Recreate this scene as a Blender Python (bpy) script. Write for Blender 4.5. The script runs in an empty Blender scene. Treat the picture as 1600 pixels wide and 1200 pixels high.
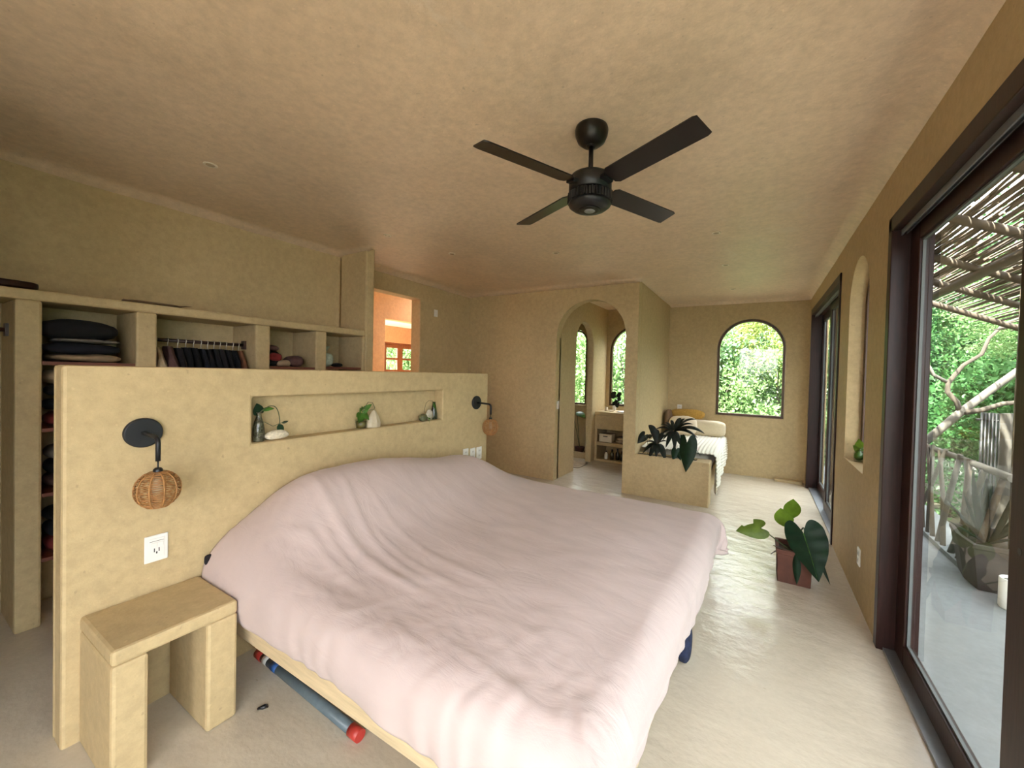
import bpy, bmesh, math, random
import numpy as np
from mathutils import Vector, Matrix, noise
from mathutils.geometry import tessellate_polygon
PI = math.pi
random.seed(7)
S = bpy.context.scene
COL = S.collection

# ------------------------------------------------------------------ camera, sky, sun, exposure
cd = bpy.data.cameras.new('camera'); cam = bpy.data.objects.new('camera', cd); COL.objects.link(cam)
cd.sensor_width = 36; cd.sensor_fit = 'HORIZONTAL'; cd.lens = 13.671
cd.shift_x = -0.02334; cd.shift_y = -0.00407; cd.clip_start = 0.02
_r = ((0.86792, 0.02938, -0.49584), (0.49611, -0.00209, 0.86826), (0.02447, -0.99957, -0.01638))
cam.matrix_world = Matrix(((_r[0][0], -_r[0][1], -_r[0][2], 0), (_r[1][0], -_r[1][1], -_r[1][2], 0),
                           (_r[2][0], -_r[2][1], -_r[2][2], 1.5), (0, 0, 0, 1)))
S.camera = cam
W = bpy.data.worlds.new('sky'); S.world = W; W.use_nodes = True
bg = W.node_tree.nodes['Background']; bg.inputs[0].default_value = (0.94, 0.945, 1.0, 1); bg.inputs[1].default_value = 1.0
def lamp(name, kind, energy, color, loc, direction, **kw):
    d = bpy.data.lights.new(name, kind); d.energy = energy; d.color = color
    for k, v in kw.items(): setattr(d, k, v)
    o = bpy.data.objects.new(name, d); COL.objects.link(o); o.location = loc
    o.rotation_euler = Vector(direction).to_track_quat('-Z', 'Y').to_euler()
    return o
lamp('sun', 'SUN', 4.5, (1, 0.95, 0.85), (-2, -8, 12), (0.20, 0.53, -0.82), angle=0.02)
S.view_settings.view_transform = 'Standard'; S.view_settings.look = 'None'
S.view_settings.gamma = 1; S.view_settings.use_curve_mapping = False
S.view_settings.exposure = 3.85
S.cycles.use_denoising = True
S.cycles.max_bounces = 12; S.cycles.diffuse_bounces = 8; S.cycles.transparent_max_bounces = 24
S.cycles.sample_clamp_indirect = 6

# ------------------------------------------------------------------ materials
def nodes(name):
    m = bpy.data.materials.new(name); m.use_nodes = True
    nt = m.node_tree; b = nt.nodes['Principled BSDF']
    return m, nt, b
def N(nt, t, **kw):
    n = nt.nodes.new(t)
    for k, v in kw.items(): setattr(n, k, v)
    return n
def ramp(nt, fac, stops):
    r = N(nt, 'ShaderNodeValToRGB')
    while len(r.color_ramp.elements) < len(stops): r.color_ramp.elements.new(0.5)
    for e, (p, c) in zip(r.color_ramp.elements, stops):
        e.position = p; e.color = (*c, 1) if len(c) == 3 else c
    nt.links.new(fac, r.inputs[0]); return r.outputs[0]
def mix(nt, a, b, fac, mode='MIX'):
    m = N(nt, 'ShaderNodeMix', data_type='RGBA', blend_type=mode)
    for k, v in ((6, a), (7, b), (0, fac)):
        if hasattr(v, 'default_value') or hasattr(v, 'is_linked'): nt.links.new(v, m.inputs[k])
        elif k == 0: m.inputs[0].default_value = v
        else: m.inputs[k].default_value = (*v, 1)
    return m.outputs[2]
def tex(nt, scale, detail=4, rough=0.55, coord='Position', stretch=None, dist=0.0):
    if coord == 'Position': src = N(nt, 'ShaderNodeNewGeometry').outputs['Position']
    else: src = N(nt, 'ShaderNodeTexCoord').outputs[coord]
    if stretch or coord == 'Position':
        mp = N(nt, 'ShaderNodeMapping'); mp.inputs['Scale'].default_value = stretch or (1, 1, 1); mp.inputs['Location'].default_value = (0.37, 0.61, 0.53)
        nt.links.new(src, mp.inputs[0]); src = mp.outputs[0]
    n = N(nt, 'ShaderNodeTexNoise'); n.inputs['Scale'].default_value = scale
    n.inputs['Detail'].default_value = detail; n.inputs['Roughness'].default_value = rough
    n.inputs['Distortion'].default_value = dist
    nt.links.new(src, n.inputs['Vector']); return n.outputs['Fac']
def bump(nt, b, h, strength, dist=0.01):
    n = N(nt, 'ShaderNodeBump'); n.inputs['Strength'].default_value = strength; n.inputs['Distance'].default_value = dist
    nt.links.new(h, n.inputs['Height']); nt.links.new(n.outputs[0], b.inputs['Normal'])
def sc(c, k): return tuple(min(1, x * k) for x in c)
def plaster(name, c, rough=0.6, var=0.10, spec=0.3, fleck=0.35):
    m, nt, b = nodes(name)
    big = tex(nt, 1.6, 5, 0.6, dist=0.6); fine = tex(nt, 22, 4, 0.7)
    col = ramp(nt, big, [(0.3, sc(c, 1 - var)), (0.5, c), (0.72, sc(c, 1 + var))])
    col = mix(nt, col, ramp(nt, fine, [(0.35, sc(c, 0.82)), (0.65, sc(c, 1.14))]), 0.5)
    sp = tex(nt, 60, 2, 0.5)
    light = ramp(nt, sp, [(0.68, (0, 0, 0)), (0.76, (1, 1, 1))])
    lf = N(nt, 'ShaderNodeMath', operation='MULTIPLY'); nt.links.new(light, lf.inputs[0]); lf.inputs[1].default_value = fleck
    col = mix(nt, col, sc(c, 1.35), lf.outputs[0])
    dk = ramp(nt, tex(nt, 34, 1, 0.5, stretch=(1, 1.3, 1)), [(0.2, (1, 1, 1)), (0.26, (0, 0, 0))])
    df = N(nt, 'ShaderNodeMath', operation='MULTIPLY'); nt.links.new(dk, df.inputs[0]); df.inputs[1].default_value = 0.5
    col = mix(nt, col, sc(c, 0.6), df.outputs[0])
    nt.links.new(col, b.inputs['Base Color'])
    b.inputs['Roughness'].default_value = rough; b.inputs['Specular IOR Level'].default_value = spec
    bump(nt, b, tex(nt, 9, 8, 0.66), 0.38, 0.014)
    return m
def simple(name, c, rough=0.5, metal=0.0, var=0.12, scale=14, bmp=0.0, spec=0.5, stretch=None, coord='Object', trans=0.0, sheen=0.0):
    m, nt, b = nodes(name)
    t = tex(nt, scale, 4, 0.6, coord, stretch)
    nt.links.new(ramp(nt, t, [(0.3, sc(c, 1 - var)), (0.7, sc(c, 1 + var))]), b.inputs['Base Color'])
    b.inputs['Roughness'].default_value = rough; b.inputs['Metallic'].default_value = metal
    b.inputs['Specular IOR Level'].default_value = spec
    b.inputs['Transmission Weight'].default_value = trans
    b.inputs['Sheen Weight'].default_value = sheen
    if bmp: bump(nt, b, t, bmp)
    return m
def glassy(name, tint=(1, 1, 1), dust=0.0, refl=1.0):
    m = bpy.data.materials.new(name); m.use_nodes = True; nt = m.node_tree
    nt.nodes.remove(nt.nodes['Principled BSDF']); out = nt.nodes['Material Output']
    tr = N(nt, 'ShaderNodeBsdfTransparent'); tr.inputs[0].default_value = (*tint, 1)
    gl = N(nt, 'ShaderNodeBsdfGlossy'); gl.inputs['Roughness'].default_value = 0.02
    fr = N(nt, 'ShaderNodeFresnel'); fr.inputs[0].default_value = 1.45
    fm = N(nt, 'ShaderNodeMath', operation='MULTIPLY'); fm.inputs[1].default_value = refl; nt.links.new(fr.outputs[0], fm.inputs[0])
    bk = N(nt, 'ShaderNodeMath', operation='SUBTRACT'); bk.inputs[0].default_value = refl     # only the outer face of each pane reflects
    nt.links.new(N(nt, 'ShaderNodeNewGeometry').outputs['Backfacing'], bk.inputs[1]); nt.links.new(bk.outputs[0], fm.inputs[1]); bk.use_clamp = True
    mx = N(nt, 'ShaderNodeMixShader'); nt.links.new(fm.outputs[0], mx.inputs[0]); nt.links.new(tr.outputs[0], mx.inputs[1]); nt.links.new(gl.outputs[0], mx.inputs[2])
    last = mx.outputs[0]
    if dust:
        df = N(nt, 'ShaderNodeBsdfDiffuse'); df.inputs[0].default_value = (0.6, 0.63, 0.65, 1)
        m2 = N(nt, 'ShaderNodeMixShader')
        st = ramp(nt, tex(nt, 3, 5, 0.7, stretch=(1, 6, 0.6)), [(0.3, (dust * 0.4,) * 3), (0.75, (dust * 1.6,) * 3)])
        nt.links.new(st, m2.inputs[0]); nt.links.new(last, m2.inputs[1]); nt.links.new(df.outputs[0], m2.inputs[2]); last = m2.outputs[0]
    nt.links.new(last, out.inputs[0]); return m
def leafmat(name, c, var=0.3, trans=0.35, rough=0.45, scale=6, coord='Object', c2=None):
    m, nt, b = nodes(name)
    t = tex(nt, scale, 3, 0.6, coord)
    col = ramp(nt, t, [(0.3, sc(c, 1 - var)), (0.52, c), (0.72, c2 or sc(c, 1 + var))])
    nt.links.new(col, b.inputs['Base Color']); b.inputs['Roughness'].default_value = rough
    b.inputs['Specular IOR Level'].default_value = 0.25
    tl = N(nt, 'ShaderNodeBsdfTranslucent'); nt.links.new(col, tl.inputs[0])
    mx = N(nt, 'ShaderNodeMixShader'); mx.inputs[0].default_value = trans
    nt.links.new(b.outputs[0], mx.inputs[1]); nt.links.new(tl.outputs[0], mx.inputs[2])
    nt.links.new(mx.outputs[0], nt.nodes['Material Output'].inputs[0]); return m
WALL = (0.50, 0.382, 0.208)
M = {}
M['plaster'] = plaster('wall plaster', WALL)
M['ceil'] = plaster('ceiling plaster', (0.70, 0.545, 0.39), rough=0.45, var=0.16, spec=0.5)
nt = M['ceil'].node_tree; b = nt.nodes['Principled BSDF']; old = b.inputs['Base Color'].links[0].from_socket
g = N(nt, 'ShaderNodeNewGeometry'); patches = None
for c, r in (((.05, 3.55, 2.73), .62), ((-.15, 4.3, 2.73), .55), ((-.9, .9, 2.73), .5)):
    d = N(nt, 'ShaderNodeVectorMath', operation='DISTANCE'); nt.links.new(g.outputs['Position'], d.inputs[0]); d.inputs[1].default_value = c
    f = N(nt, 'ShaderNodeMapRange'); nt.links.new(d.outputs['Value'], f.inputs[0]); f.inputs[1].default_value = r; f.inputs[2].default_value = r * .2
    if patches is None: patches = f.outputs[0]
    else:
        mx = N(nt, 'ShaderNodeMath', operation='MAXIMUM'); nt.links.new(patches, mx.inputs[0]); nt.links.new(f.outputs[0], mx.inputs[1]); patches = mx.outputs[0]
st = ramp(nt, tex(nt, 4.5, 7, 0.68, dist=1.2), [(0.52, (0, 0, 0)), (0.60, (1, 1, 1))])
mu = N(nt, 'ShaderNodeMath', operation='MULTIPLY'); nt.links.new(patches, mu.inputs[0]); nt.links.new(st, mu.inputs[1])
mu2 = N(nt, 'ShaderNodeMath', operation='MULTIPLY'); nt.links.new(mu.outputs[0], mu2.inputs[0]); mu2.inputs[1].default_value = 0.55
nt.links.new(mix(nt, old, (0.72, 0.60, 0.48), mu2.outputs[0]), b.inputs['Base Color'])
M['orange'] = plaster('orange plaster', (0.55, 0.32, 0.16))
M['white_plaster'] = plaster('white plaster', (0.8, 0.76, 0.7))
def floor_mat():
    m, nt, b = nodes('polished plaster floor')
    c = (0.56, 0.495, 0.395)
    big = tex(nt, 1.3, 5, 0.58, dist=0.2)
    col = ramp(nt, big, [(0.25, sc(c, 0.90)), (0.75, sc(c, 1.07))])
    col = mix(nt, col, ramp(nt, tex(nt, 30, 4, 0.7), [(0.3, sc(c, 0.85)), (0.7, sc(c, 1.1))]), 0.35)
    dk = ramp(nt, tex(nt, 17, 2, 0.5, stretch=(1, 2.0, 1)), [(0.20, (0.5, 0.5, 0.5)), (0.26, (0, 0, 0))])
    col = mix(nt, col, (0.33, 0.26, 0.18), dk)
    nt.links.new(col, b.inputs['Base Color'])
    b.inputs['Roughness'].default_value = 0.24; b.inputs['Specular IOR Level'].default_value = 0.5
    b.inputs['Coat Weight'].default_value = 0.12; b.inputs['Coat Roughness'].default_value = 0.12
    h = tex(nt, 5, 5, 0.55, stretch=(1.0, 1.5, 1))
    bump(nt, b, h, 0.45, 0.024); return m
M['floor'] = floor_mat()
def duvet_mat():
    m, nt, b = nodes('duvet cotton')
    c = (0.54, 0.435, 0.415)
    col = ramp(nt, tex(nt, 3, 4, 0.6), [(0.3, sc(c, 0.95)), (0.7, sc(c, 1.05))])
    nt.links.new(col, b.inputs['Base Color']); b.inputs['Roughness'].default_value = 0.85
    b.inputs['Sheen Weight'].default_value = 0.15; b.inputs['Specular IOR Level'].default_value = 0.2
    a = tex(nt, 7, 5, 0.58, stretch=(0.6, 1.8, 1), dist=1.6); w = tex(nt, 260, 1, 0.5)
    ad = N(nt, 'ShaderNodeMath', operation='MULTIPLY_ADD'); nt.links.new(w, ad.inputs[0]); ad.inputs[1].default_value = 0.06; nt.links.new(a, ad.inputs[2])
    bump(nt, b, ad.outputs[0], 0.24, 0.012); return m
M['duvet'] = duvet_mat()
M['coverlet'] = simple('white coverlet', (0.72, 0.70, 0.60), 0.9, var=0.05, bmp=0.1, scale=30, sheen=0.2)
M['cream'] = simple('cream cushion cloth', (0.66, 0.56, 0.38), 0.9, var=0.05, bmp=0.1, scale=50, sheen=0.2)
M['pillow'] = simple('pale pillow cloth', (0.70, 0.60, 0.45), 0.9, var=0.05, bmp=0.1, scale=50)
M['mustard'] = simple('mustard cushion cloth', (0.48, 0.28, 0.06), 0.9, var=0.2, bmp=0.15, scale=40)
M['brown_cloth'] = simple('brown cushion cloth', (0.14, 0.08, 0.04), 0.9, var=0.2, bmp=0.15, scale=40)
M['mattress'] = simple('mattress ticking', (0.6, 0.58, 0.52), 0.9, var=0.06)
M['navy'] = simple('navy patterned cloth', (0.012, 0.018, 0.05), 0.9, var=0.6, scale=40)
M['pine'] = simple('pale pine', (0.60, 0.47, 0.29), 0.55, var=0.14, scale=5, stretch=(1, 12, 12), bmp=0.05)
M['redwood'] = simple('dark red hardwood', (0.026, 0.008, 0.006), 0.42, spec=0.3, var=0.35, scale=6, stretch=(12, 12, 1), bmp=0.04)
M['brownwood'] = simple('brown hardwood', (0.075, 0.030, 0.013), 0.4, var=0.35, scale=6, stretch=(12, 12, 1))
M['shelfwood'] = simple('reddish shelf board', (0.16, 0.05, 0.03), 0.5, var=0.25, scale=5, stretch=(12, 1, 12))
M['french'] = simple('varnished door wood', (0.22, 0.08, 0.03), 0.4, var=0.25, scale=6, stretch=(12, 12, 1))
M['alu'] = simple('grey aluminium track', (0.32, 0.34, 0.36), 0.4, 0.7, var=0.08)
M['gasket'] = simple('grey rubber gasket', (0.10, 0.11, 0.11), 0.5, var=0.1)
M['black'] = simple('black painted metal', (0.005, 0.005, 0.006), 0.38, var=0.2)
M['blade'] = simple('black stained blade', (0.010, 0.007, 0.0065), 0.32, var=0.3, scale=7)
M['fanbrown'] = simple('dark bronze metal', (0.009, 0.0065, 0.005), 0.35, 0.2, var=0.2)
M['lampblack'] = simple('charcoal lamp metal', (0.008, 0.009, 0.012), 0.5, var=0.15)
M['wicker'] = simple('rattan strands', (0.36, 0.17, 0.055), 0.6, var=0.35, scale=60, bmp=0.2)
M['bulb'] = simple('frosted bulb glass', (0.5, 0.4, 0.27), 0.25, var=0.02)
M['white'] = simple('white plastic', (0.78, 0.76, 0.72), 0.3, var=0.02)
M['cream_plastic'] = simple('cream plastic', (0.72, 0.63, 0.48), 0.35, var=0.02)
M['dark'] = simple('black slots', (0.01, 0.01, 0.01), 0.6, var=0.02)
M['ceramic'] = simple('white ceramic', (0.8, 0.78, 0.74), 0.12, var=0.02)
M['terra'] = simple('terracotta', (0.095, 0.033, 0.020), 0.8, var=0.25, scale=9, bmp=0.15)
M['stonepot'] = simple('brown concrete', (0.05, 0.037, 0.032), 0.85, var=0.2, scale=12, bmp=0.2)
M['soil'] = simple('dark soil', (0.045, 0.03, 0.02), 0.95, var=0.6, scale=40, bmp=0.6)
M['pvc'] = simple('blue grey pvc', (0.10, 0.135, 0.155), 0.4, var=0.15, scale=20)
M['redcap'] = simple('red plastic', (0.45, 0.04, 0.03), 0.4, var=0.1)
M['bluetape'] = simple('blue tape', (0.02, 0.08, 0.26), 0.4, var=0.1)
M['coral'] = simple('white coral stone', (0.68, 0.60, 0.46), 0.9, var=0.25, scale=70, bmp=0.9)
M['quartz'] = simple('pale quartz', (0.62, 0.53, 0.38), 0.35, var=0.08, trans=0.25)
M['greystone'] = simple('grey stone', (0.42, 0.38, 0.30), 0.7, var=0.3, scale=40, bmp=0.3)
M['greenpot'] = simple('mottled green pot', (0.10, 0.105, 0.05), 0.5, var=0.6, scale=50, bmp=0.2)
M['bottle'] = simple('smoky green bottle', (0.05, 0.055, 0.03), 0.12, var=0.3, trans=0.3)
M['smoke'] = simple('dark rooted glass', (0.10, 0.095, 0.06), 0.1, var=0.8, scale=60, trans=0.35)
M['amber'] = simple('amber water', (0.24, 0.17, 0.05), 0.2, var=0.25, trans=0.35)
M['glass'] = glassy('clear window glass', (0.96, 0.98, 0.97))
M['doorglass'] = glassy('dusty door glass', (0.93, 0.96, 0.95), 0.018)
M['jarglass'] = glassy('clear jar glass', (0.93, 0.96, 0.93))
M['terrace'] = plaster('grey terrace concrete', (0.20, 0.212, 0.215), 0.85, 0.12, 0.2, 0.1)
M['ground'] = simple('leaf litter ground', (0.13, 0.115, 0.075), 0.95, var=0.5, scale=2, coord='Object')
M['bark'] = simple('pale bark', (0.10, 0.09, 0.075), 0.9, var=0.4, scale=5, bmp=0.4, stretch=(1, 1, 0.3))
M['barkdark'] = simple('grey brown bark', (0.06, 0.048, 0.036), 0.9, var=0.4, scale=5, bmp=0.4)
M['cane'] = simple('weathered cane', (0.14, 0.10, 0.07), 0.7, var=0.45, scale=3, coord='Object')
M['pole'] = simple('weathered pole', (0.085, 0.062, 0.042), 0.75, var=0.35, scale=8, bmp=0.2)
M['leafA'] = leafmat('bright tree leaves', (0.16, 0.28, 0.10), 0.5, 0.45, c2=(0.34, 0.45, 0.22), scale=0.9)
M['leafB'] = leafmat('deep tree leaves', (0.10, 0.20, 0.10), 0.5, 0.4, c2=(0.24, 0.36, 0.20), scale=0.9)
M['leafC'] = leafmat('yellow green leaves', (0.28, 0.34, 0.09), 0.4, 0.45, c2=(0.42, 0.44, 0.16), scale=0.9)
M['leafD'] = leafmat('fresh green leaves', (0.05, 0.15, 0.042), 0.5, 0.45, c2=(0.13, 0.29, 0.10), scale=0.9)
M['leafE'] = leafmat('dense green leaves', (0.032, 0.105, 0.038), 0.5, 0.4, c2=(0.09, 0.21, 0.08), scale=0.9)
M['philo'] = leafmat('dark glossy leaf', (0.007, 0.026, 0.011), 0.35, 0.05, 0.5, 14)
M['philolight'] = leafmat('olive leaf', (0.10, 0.15, 0.022), 0.3, 0.2, 0.4, 12)
M['philobright'] = leafmat('lime leaf', (0.13, 0.22, 0.02), 0.3, 0.25, 0.4, 12)
M['brom'] = leafmat('purple green strap leaf', (0.010, 0.016, 0.011), 0.4, 0.04, 0.55, 18, c2=(0.026, 0.014, 0.014))
M['pothos'] = leafmat('pothos leaf', (0.06, 0.15, 0.02), 0.4, 0.2, 0.4, 30)
M['stem'] = simple('green brown stem', (0.06, 0.075, 0.03), 0.6, var=0.3)
M['agave'] = leafmat('grey green agave leaf', (0.007, 0.015, 0.010), 0.3, 0.03, 0.5, 10)
M['rail'] = simple('dark clothes rail', (0.045, 0.022, 0.018), 0.4, var=0.2)
M['wire'] = simple('pale wire', (0.6, 0.55, 0.46), 0.3, 0.6, var=0.05)
def cloth(name, c): return simple(name, c, 0.95, var=0.35, scale=16, bmp=0.3)
M['c_black'] = cloth('black cloth', (0.003, 0.003, 0.005)); M['c_navy'] = cloth('dark navy cloth', (0.004, 0.005, 0.012))
M['c_char'] = cloth('charcoal cloth', (0.008, 0.006, 0.008)); M['c_tan'] = cloth('tan cloth', (0.30, 0.21, 0.13))
M['c_cream'] = cloth('cream cloth', (0.45, 0.36, 0.24)); M['c_brown'] = cloth('brown patterned cloth', (0.10, 0.05, 0.045))
M['c_red'] = cloth('red cloth', (0.20, 0.02, 0.02)); M['c_mint'] = cloth('pale mint cloth', (0.36, 0.42, 0.33))
M['c_grey'] = cloth('grey cloth', (0.16, 0.14, 0.12)); M['c_rust'] = cloth('rust cloth', (0.16, 0.065, 0.03))
M['towel'] = cloth('beige towel', (0.45, 0.36, 0.24)); M['mat'] = cloth('beige bath mat', (0.40, 0.32, 0.22))
M['sky_sheet'] = None

# ------------------------------------------------------------------ mesh helpers
def V(*a): return Vector(a)
def box(bm, x0, x1, y0, y1, z0, z1):
    v = [bm.verts.new(p) for p in ((x0, y0, z0), (x1, y0, z0), (x1, y1, z0), (x0, y1, z0), (x0, y0, z1), (x1, y0, z1), (x1, y1, z1), (x0, y1, z1))]
    for f in ((3, 2, 1, 0), (4, 5, 6, 7), (0, 1, 5, 4), (1, 2, 6, 5), (2, 3, 7, 6), (3, 0, 4, 7)): bm.faces.new([v[i] for i in f])
def B(*boxes):
    bm = bmesh.new()
    for b in boxes: box(bm, *b)
    return bm
def tube(bm, pts, rad, seg=8, cap=True):
    pts = [Vector(p) for p in pts]; n = len(pts)
    if not hasattr(rad, '__len__'): rad = [rad] * n
    prev = None; ref = None
    for i, p in enumerate(pts):
        d = (pts[min(i + 1, n - 1)] - pts[max(i - 1, 0)]).normalized()
        if ref is None: ref = d.orthogonal().normalized()
        ref = (ref - d * ref.dot(d)).normalized(); b = d.cross(ref)
        ring = [bm.verts.new(p + (ref * math.cos(2 * PI * k / seg) + b * math.sin(2 * PI * k / seg)) * rad[i]) for k in range(seg)]
        if prev:
            for k in range(seg):
                f = bm.faces.new((prev[k], prev[(k + 1) % seg], ring[(k + 1) % seg], ring[k])); f.smooth = True
        elif cap: bm.faces.new(ring[::-1])
        prev = ring
    if cap: bm.faces.new(prev)
def T(pts, rad, seg=8, cap=True):
    bm = bmesh.new(); tube(bm, pts, rad, seg, cap); return bm
def lathe(bm, prof, c=(0, 0, 0), seg=24, smooth=True, axis='z', rf=None):
    c = Vector(c); prev = None
    for r, h in prof:
        ring = []
        for k in range(seg):
            a = 2 * PI * k / seg; q = r * (rf(a) if rf else 1)
            p = V(q * math.cos(a), q * math.sin(a), h)
            if axis == 'x': p = V(p.z, p.x, p.y)
            elif axis == 'y': p = V(p.x, p.z, p.y)
            ring.append(bm.verts.new(c + p))
        if prev:
            for k in range(seg):
                f = bm.faces.new((prev[k], prev[(k + 1) % seg], ring[(k + 1) % seg], ring[k])); f.smooth = smooth
        else: bm.faces.new(ring[::-1])
        prev = ring
    bm.faces.new(prev); return bm
def L(prof, c=(0, 0, 0), seg=24, **k): return lathe(bmesh.new(), prof, c, seg, **k)
def soft(c, size, p=4.0, nz=0.0, seg=20, rings=12, seed=0, rot=0.0, tilt=0.0):
    """closed rounded block (superellipsoid with a little unevenness)"""
    bm = bmesh.new(); bmesh.ops.create_uvsphere(bm, u_segments=seg, v_segments=rings, radius=1)
    Rm = Matrix.Rotation(rot, 3, 'Z') @ Matrix.Rotation(tilt, 3, 'X'); c = Vector(c)
    for v in bm.verts:
        d = v.co.normalized()
        k = (abs(d.x) ** p + abs(d.y) ** p + abs(d.z) ** p) ** (-1 / p)
        q = V(d.x * k * size[0] / 2, d.y * k * size[1] / 2, d.z * k * size[2] / 2)
        if nz: q += d * nz * noise.noise(q * (1.2 / max(nz * 8, 0.02)) + V(seed, seed * 2, 0))
        v.co = c + Rm @ q
    for f in bm.faces: f.smooth = True
    return bm
def grid(fn, nu, nv, close_u=False):
    bm = bmesh.new(); g = [[bm.verts.new(fn(i / nu, j / nv)) for j in range(nv + 1)] for i in range(nu + (0 if close_u else 1))]
    for i in range(nu):
        i2 = (i + 1) % len(g)
        for j in range(nv):
            f = bm.faces.new((g[i][j], g[i2][j], g[i2][j + 1], g[i][j + 1])); f.smooth = True
    return bm
def arch(u0, u1, v0, vs, n=28):
    """opening outline: straight sides to the spring line vs, half circle above"""
    c = (u0 + u1) / 2; r = (u1 - u0) / 2
    return [(u0, v0), (u1, v0)] + [(c + r * math.cos(PI * k / n), vs + r * math.sin(PI * k / n)) for k in range(n + 1)]
def rect(u0, u1, v0, v1): return [(u0, v0), (u1, v0), (u1, v1), (u0, v1)]
def plate(outer, holes, axis, pos, th):
    """flat slab with openings cut through; axis is the normal axis, slab from pos to pos + th"""
    bm = bmesh.new(); loops = [outer] + list(holes)
    def P(u, v, w): return (w, u, v) if axis == 'x' else ((u, w, v) if axis == 'y' else (u, v, w))
    flat = [p for l in loops for p in l]
    a = [bm.verts.new(P(u, v, pos)) for u, v in flat]; b = [bm.verts.new(P(u, v, pos + th)) for u, v in flat]
    for t in tessellate_polygon([[V(u, v, 0) for u, v in l] for l in loops]):
        for s in (a, b):
            try: bm.faces.new([s[i] for i in t])
            except ValueError: pass
    k = 0
    for l in loops:
        n = len(l)
        for i in range(n):
            j = (i + 1) % n; bm.faces.new((a[k + i], a[k + j], b[k + j], b[k + i]))
        k += n
    bmesh.ops.recalc_face_normals(bm, faces=bm.faces[:]); return bm

# ------------------------------------------------------------------ object helpers
def worldloc(o):
    p = V(0, 0, 0)
    while o: p += o.location; o = o.parent
    return p
def tag(o, label=None, cat=None, group=None, kind=None):
    if label: o['label'] = label
    if cat: o['category'] = cat
    if group: o['group'] = group
    if kind: o['kind'] = kind
    return o
def obj(name, bm, mat, parent=None, label=None, cat=None, group=None, kind=None, loc=None, bev=0.0, seg=2):
    me = bpy.data.meshes.new(name)
    base = worldloc(parent) if parent else V(0, 0, 0)      # a top-level mesh with a loc is modelled about its own origin
    if isinstance(bm, bpy.types.Mesh): me = bm
    else:
        bmesh.ops.translate(bm, verts=bm.verts[:], vec=-base); bm.to_mesh(me); bm.free()
        me.materials.append(M[mat])
    o = bpy.data.objects.new(name, me); COL.objects.link(o)
    if parent: o.parent = parent
    elif loc: o.location = loc
    if bev:
        m = o.modifiers.new('soft edges', 'BEVEL'); m.width = bev; m.segments = seg; m.limit_method = 'ANGLE'; m.angle_limit = 0.7; m.use_clamp_overlap = True
    return tag(o, label, cat, group, kind)
def thing(name, label, cat, loc, group=None):
    o = bpy.data.objects.new(name, None); COL.objects.link(o); o.location = loc; o.empty_display_size = 0.05
    return tag(o, label, cat, group)
def kids(o): return [c for c in COL.objects if c.parent == o]
def copy_tree(o, parent=None, loc=None, rotz=None, label=None):
    c = o.copy(); COL.objects.link(c)
    if parent: c.parent = parent
    if loc is not None: c.location = loc
    if rotz is not None: c.rotation_euler.z = rotz
    if label: c['label'] = label
    for k in kids(o): copy_tree(k, c)
    return c
def struct(name, bm, mat, bev=0.015, parent=None, label=None): return obj(name, bm, mat, parent, kind=None if parent else 'structure', bev=bev, label=label)

# leaves: half outlines (along, across), mirrored over a midrib
HEART = [(0, 0), (-.10, .05), (-.22, .13), (-.27, .24), (-.2, .37), (-.04, .44), (.15, .45), (.35, .41), (.55, .32), (.75, .19), (.9, .08), (1, 0)]
OVAL = [(0, 0), (.03, .08), (.1, .18), (.2, .27), (.34, .33), (.5, .33), (.65, .28), (.8, .18), (.92, .07), (1, 0)]
STRAP = [(0, .05), (.1, .07), (.25, .09), (.4, .1), (.55, .095), (.7, .08), (.85, .05), (.95, .02), (1, 0)]
def smooth(prof, k=3):
    p = [prof[0]] + list(prof) + [prof[-1]]; out = []
    for i in range(1, len(p) - 2):
        for j in range(k):
            t = j / k; out.append(tuple(.5 * (2 * p[i][q] + (p[i + 1][q] - p[i - 1][q]) * t + (2 * p[i - 1][q] - 5 * p[i][q] + 4 * p[i + 1][q] - p[i + 2][q]) * t * t + (3 * p[i][q] - p[i - 1][q] - 3 * p[i + 1][q] + p[i + 2][q]) * t ** 3) for q in (0, 1)))
    return out + [prof[-1]]
HEART, OVAL, STRAP = smooth(HEART), smooth(OVAL, 2), smooth(STRAP, 2)
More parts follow.
